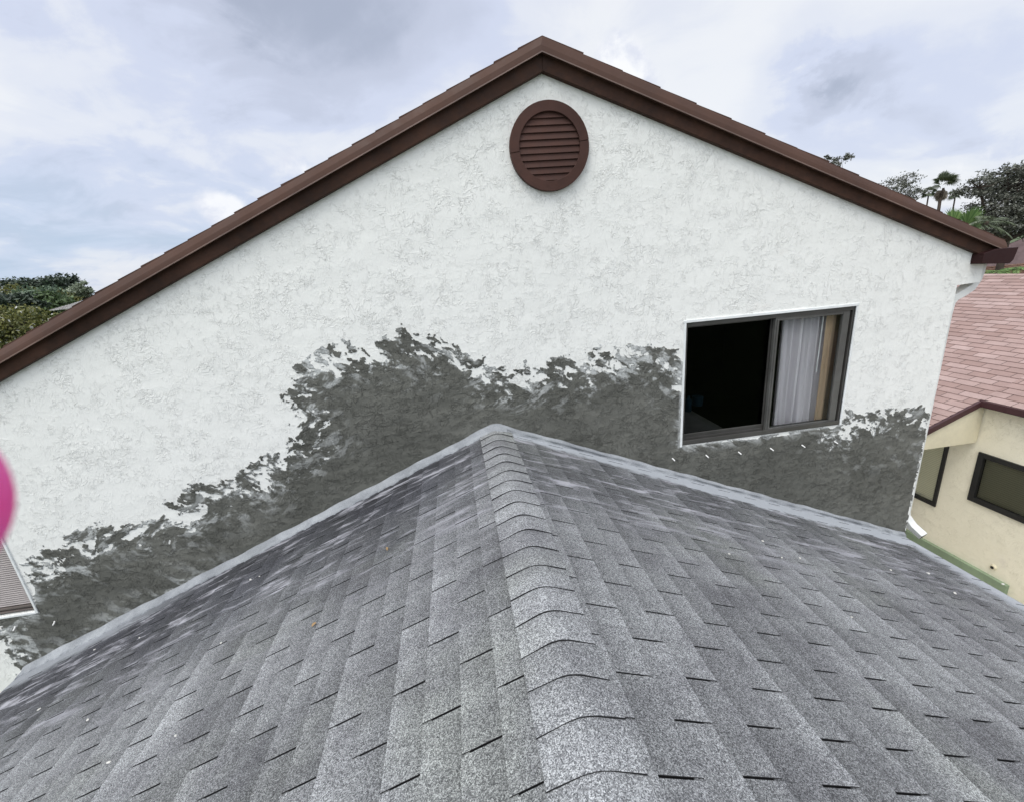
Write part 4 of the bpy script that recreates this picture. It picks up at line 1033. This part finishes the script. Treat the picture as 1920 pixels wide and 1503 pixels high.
# tall palm
hd = at(1772, 341, 21); o = empty('palm_tree', (hd.x+.3, 21, 0), 'tall slim palm with a ragged head and dead skirt against the sky', 'palm tree')
t_ = MB(); t_.tube([(hd.x+.3, 21, 0), (hd.x+.1, 21, hd.z*.5), (hd.x-.10, 21, hd.z-1.1), (hd.x-.02, 21, hd.z-.35)], [.13, .10, .08, .06], 9); t_.build('trunk', M['bark'], o, smooth=True)
V, F = [], []
for k in range(46):
    a = r5.uniform(0, 6.28); el = r5.uniform(-.5, 1.2); dv = Vector((math.cos(a)*math.cos(el), math.sin(a)*math.cos(el), math.sin(el)))
    hb = hd+dv*r5.uniform(.10, .34); fan_leaf(V, F, hb, dv+Vector((.25, 0, 0)), dv.cross(Vector((.3, .2, 1))).normalized().cross(dv), r5.uniform(.36, .55), 12, .022, r5, 2.4)
palm_mesh(V, F, 'crown', M['frond_dark'], o)
V, F = [], []
for k in range(44):
    a = r5.uniform(0, 6.28); el = r5.uniform(-1.4, -.6); dv = Vector((math.cos(a)*math.cos(el), math.sin(a)*math.cos(el), math.sin(el)))
    hb = hd+Vector((-.03, 0, -.35-.35*r5.random()))+dv*r5.uniform(.02, .16); fan_leaf(V, F, hb, dv, Vector((dv.y, -dv.x, .2)).normalized(), r5.uniform(.25, .42), 8, .03, r5, 1.6)
palm_mesh(V, F, 'dead_skirt', M['frond_dead'], o)
# small palms low behind the head
for (px, py, y, s_, lab) in ((1742, 360, 23, .8, 'small dark palm head low on the left of the tall palm'), (1792, 364, 23, .9, 'small dark palm head low on the right of the tall palm')):
    hd = at(px, py, y); o = empty('palm_tree', (hd.x, y, 0), lab, 'palm tree')
    t_ = MB(); t_.tube([(hd.x, y, 0), (hd.x+.1, y, hd.z*.5), (hd.x, y, hd.z)], [.08, .05, .04], 8); t_.build('trunk', M['bark'], o, smooth=True)
    V, F = [], []
    for k in range(18):
        a = r5.uniform(0, 6.28); el = r5.uniform(-.8, 1.0); dv = Vector((math.cos(a)*math.cos(el), math.sin(a)*math.cos(el), math.sin(el)))
        fan_leaf(V, F, hd+dv*.15, dv, dv.cross(Vector((.3, .2, 1))).normalized().cross(dv), .42*s_, 9, .03, r5, 2.0)
    palm_mesh(V, F, 'crown', M['frond_dark'], o)
# fan palms close behind the roof
def fan_palm(px, py, y, specs, mat, lab, rad=.9):
    hd = at(px, py, y); o = empty('fan_palm', (hd.x, y, 0), lab, 'palm tree')
    t_ = MB(); t_.tube([(hd.x, y, 0), (hd.x+.08, y, hd.z*.5), (hd.x, y, hd.z)], [.2, .16, .14], 9); t_.build('trunk', M['bark'], o, smooth=True)
    V, F = [], []; S = MB()
    for (dx, dy, dz, rr_, n_) in specs:
        dv = Vector((dx, dy, dz)).normalized(); hb = hd+Vector((dx, dy, dz)); S.tube([hd, hd.lerp(hb, .6)+Vector((0, 0, .06)), hb], [.02, .015, .01], 5)
        up = Vector((dv.x*.3, -1, .15)).normalized(); fan_leaf(V, F, hb, dv+Vector((0, 0, .15)), up, rr_, n_, .028, r5, 2.7)
    palm_mesh(V, F, 'crown', mat, o); S.build('stalk', mat, o); return o
fan_palm(1790, 450, 11, [(-.75, -.2, .30, .75, 30), (-.25, 0, .50, .85, 32), (.25, -.1, .50, .85, 32), (.0, .2, .2, .7, 28), (.6, 0, .2, .6, 28), (-.5, .1, .05, .7, 26)], M['frond'], 'bright green fan palm leaves spread just above the right roof edge')
hd = at(1850, 415, 10.5); o = empty('feather_palm', (hd.x, 10.5, 0), 'feathery palm with pale drooping leaflets in front of the big dark tree', 'palm tree')
t_ = MB(); t_.tube([(hd.x, 10.5, 0), (hd.x-.05, 10.5, hd.z*.5), (hd.x, 10.5, hd.z)], [.12, .1, .07], 8); t_.build('trunk', M['bark'], o, smooth=True)
V, F = [], []
for (dx, dy, dz, ln) in ((-.9, 0, .55, .9), (.5, -.2, .5, .8), (-.4, -.3, .7, .8), (.8, 0, .1, .8), (-.7, -.2, .0, .8), (.3, -.4, -.1, .7), (.0, .3, .7, .7), (.7, -.3, .35, .9)):
    frond_strip(V, F, hd+Vector((0, 0, -.1)), (dx, dy, dz), ln, .014, .5, 22, .36, r5)
palm_mesh(V, F, 'crown', M['frond_dark'], o)
# leafy plants seen under the gutter, in front of the orange roof
for (px, py, y, lab) in ((1868, 502, 9.6, 'low palm clump under the gutter, left one of the pair'), (1905, 496, 9.8, 'low palm clump under the gutter, right one of the pair')):
    hd = at(px, py+8, y); o = empty('palm_clump', (hd.x, y, 0), lab, 'palm')
    t_ = MB(); t_.tube([(hd.x, y, 0), (hd.x, y, hd.z)], [.12, .08], 7); t_.build('trunk', M['bark'], o)
    V, F = [], []
    for k in range(9):
        a = r5.uniform(0, 6.28); frond_strip(V, F, hd, (math.cos(a), math.sin(a), r5.uniform(.1, .7)), r5.uniform(.4, .6), .012, .6, 16, .26, r5)
    palm_mesh(V, F, 'crown', M['frond'], o)
# left side
p_ = at(85, 570, 44)
tree('flat_topped_tree', (p_.x, 44, 0), (p_.x, 44, p_.z+.3), [E(60, 531, 44, 1.8, 2, .38), E(88, 528, 44, 2.0, 2, .32), E(118, 530, 44, 1.5, 2, .36), E(45, 540, 44, 1.6, 2, .5), E(80, 542, 44, 2, 2, .6), E(112, 545, 44, 2, 2, .8), E(128, 552, 44, 1.6, 2, .7), E(22, 536, 44, .7, 1, .2), E(100, 560, 44, 3, 2, .8)],
     9000, .16, 'leaf_deep', 'broad flat topped dark tree on the far left skyline', trunk_r=.3, dirv=(.6, 0, .1), seed=7, clump=.5)
p_ = at(152, 545, 40)
o_t = tree('feathery_tree', (p_.x, 40, 0), (p_.x, 40, p_.z-.6), [E(150, 545, 40, .6, .8, .7), E(158, 539, 40, .5, .6, .4), E(166, 551, 40, .5, .6, .3), E(140, 556, 40, .8, .8, .5)], 1500, .13, 'leaf_pale', 'pale feathery treetop at the right end of the flat topped tree', trunk_r=.09, seed=8, clump=.5)
for i, (px, py, y, rx_, rz_, lf, lab) in enumerate([(14, 553, 36, 2.2, .9, 'leaf_olive', 'rounded olive tree at the left frame edge beneath the flat topped tree'),
        (62, 556, 35, 1.5, .9, 'leaf_blue', 'rounded blue green tree below the middle of the flat topped tree'),
        (14, 566, 30, 1.3, .5, 'leaf_deep', 'low dark rounded shrub between the two rounded trees at far left'),
        (88, 566, 34, 1.3, .6, 'leaf_mid', 'small mid green tree beside the pale grey distant roof'),
        (108, 560, 38, 1.2, .6, 'leaf_olive', 'yellow green bush peeking over the pale grey distant roof')]):
    p_ = at(px, py, y)
    tree('round_tree', (p_.x, y, 0), (p_.x, y, p_.z-.2), [(p_.x, y, p_.z, rx_, rx_, rz_), (p_.x-rx_*.5, y, p_.z-rz_*.5, rx_*.8, rx_, rz_*.8), (p_.x+rx_*.5, y, p_.z-rz_*.6, rx_*.8, rx_, rz_*.8), (p_.x, y, p_.z-rz_*1.6, rx_, rx_, rz_*1.2)], 3800, .14, lf, lab, trunk_r=.16, seed=20+i, clump=.5)
p_ = at(40, 620, 11)
tree('flowering_tree', (p_.x-.3, 11, 0), (p_.x, 11, p_.z-.4), [E(20, 605, 11, .9, 1, .45), E(50, 610, 11, .8, .9, .34), E(92, 618, 11.2, .45, .8, .22), E(-20, 640, 11, 1.0, 1, .6), E(40, 640, 11, 1.0, 1, .5), E(80, 630, 11, .7, .8, .4), E(-5, 596, 11.4, .8, 1, .3), E(30, 690, 11, 1.2, 1.2, .7)],
     15000, .05, 'leaf_olive', 'near olive green tree flecked with white blossom left of the roof', trunk_r=.16, seed=31, blossoms=420, clump=.45)

# ================================================================ a fingertip in front of the lens
def camp(x, y, z): return Vector(CAM + x*BR + y*BU + z*BW)
ZD = .042
cxp, cyp = (-72-960)/FPX*ZD, -(985-751.5)/FPX*ZD
bm = bmesh.new(); joints = [(-.0035, 0, .0085), (-.0085, 0, .0138), (-.018, .0005, .0148), (-.030, .0003, .0142), (-.037, .0000, .0142), (-.060, -.001, .0098), (-.085, -.004, .0105)]
lay = bm.verts.layers.skin.verify(); prev = None
fo = camp(cxp, cyp, ZD)
for (dx, dy, r2) in joints:
    v = bm.verts.new(camp(cxp+dx, cyp+dy, ZD)-fo); v[lay].radius = (r2, r2*.92)
    if prev: bm.edges.new((prev, v))
    else: v[lay].use_root = True
    prev = v
me = bpy.data.meshes.new('finger'); bm.to_mesh(me); bm.free()
fo_ = link('finger', me, M['pink']); fo_.location = fo
fo_.modifiers.new('skin', 'SKIN').use_smooth_shade = True; sb = fo_.modifiers.new('smooth', 'SUBSURF'); sb.levels = 2; sb.render_levels = 3
tag(fo_, 'blurred bright pink fingertip poking in close at the left edge of the view', 'finger')
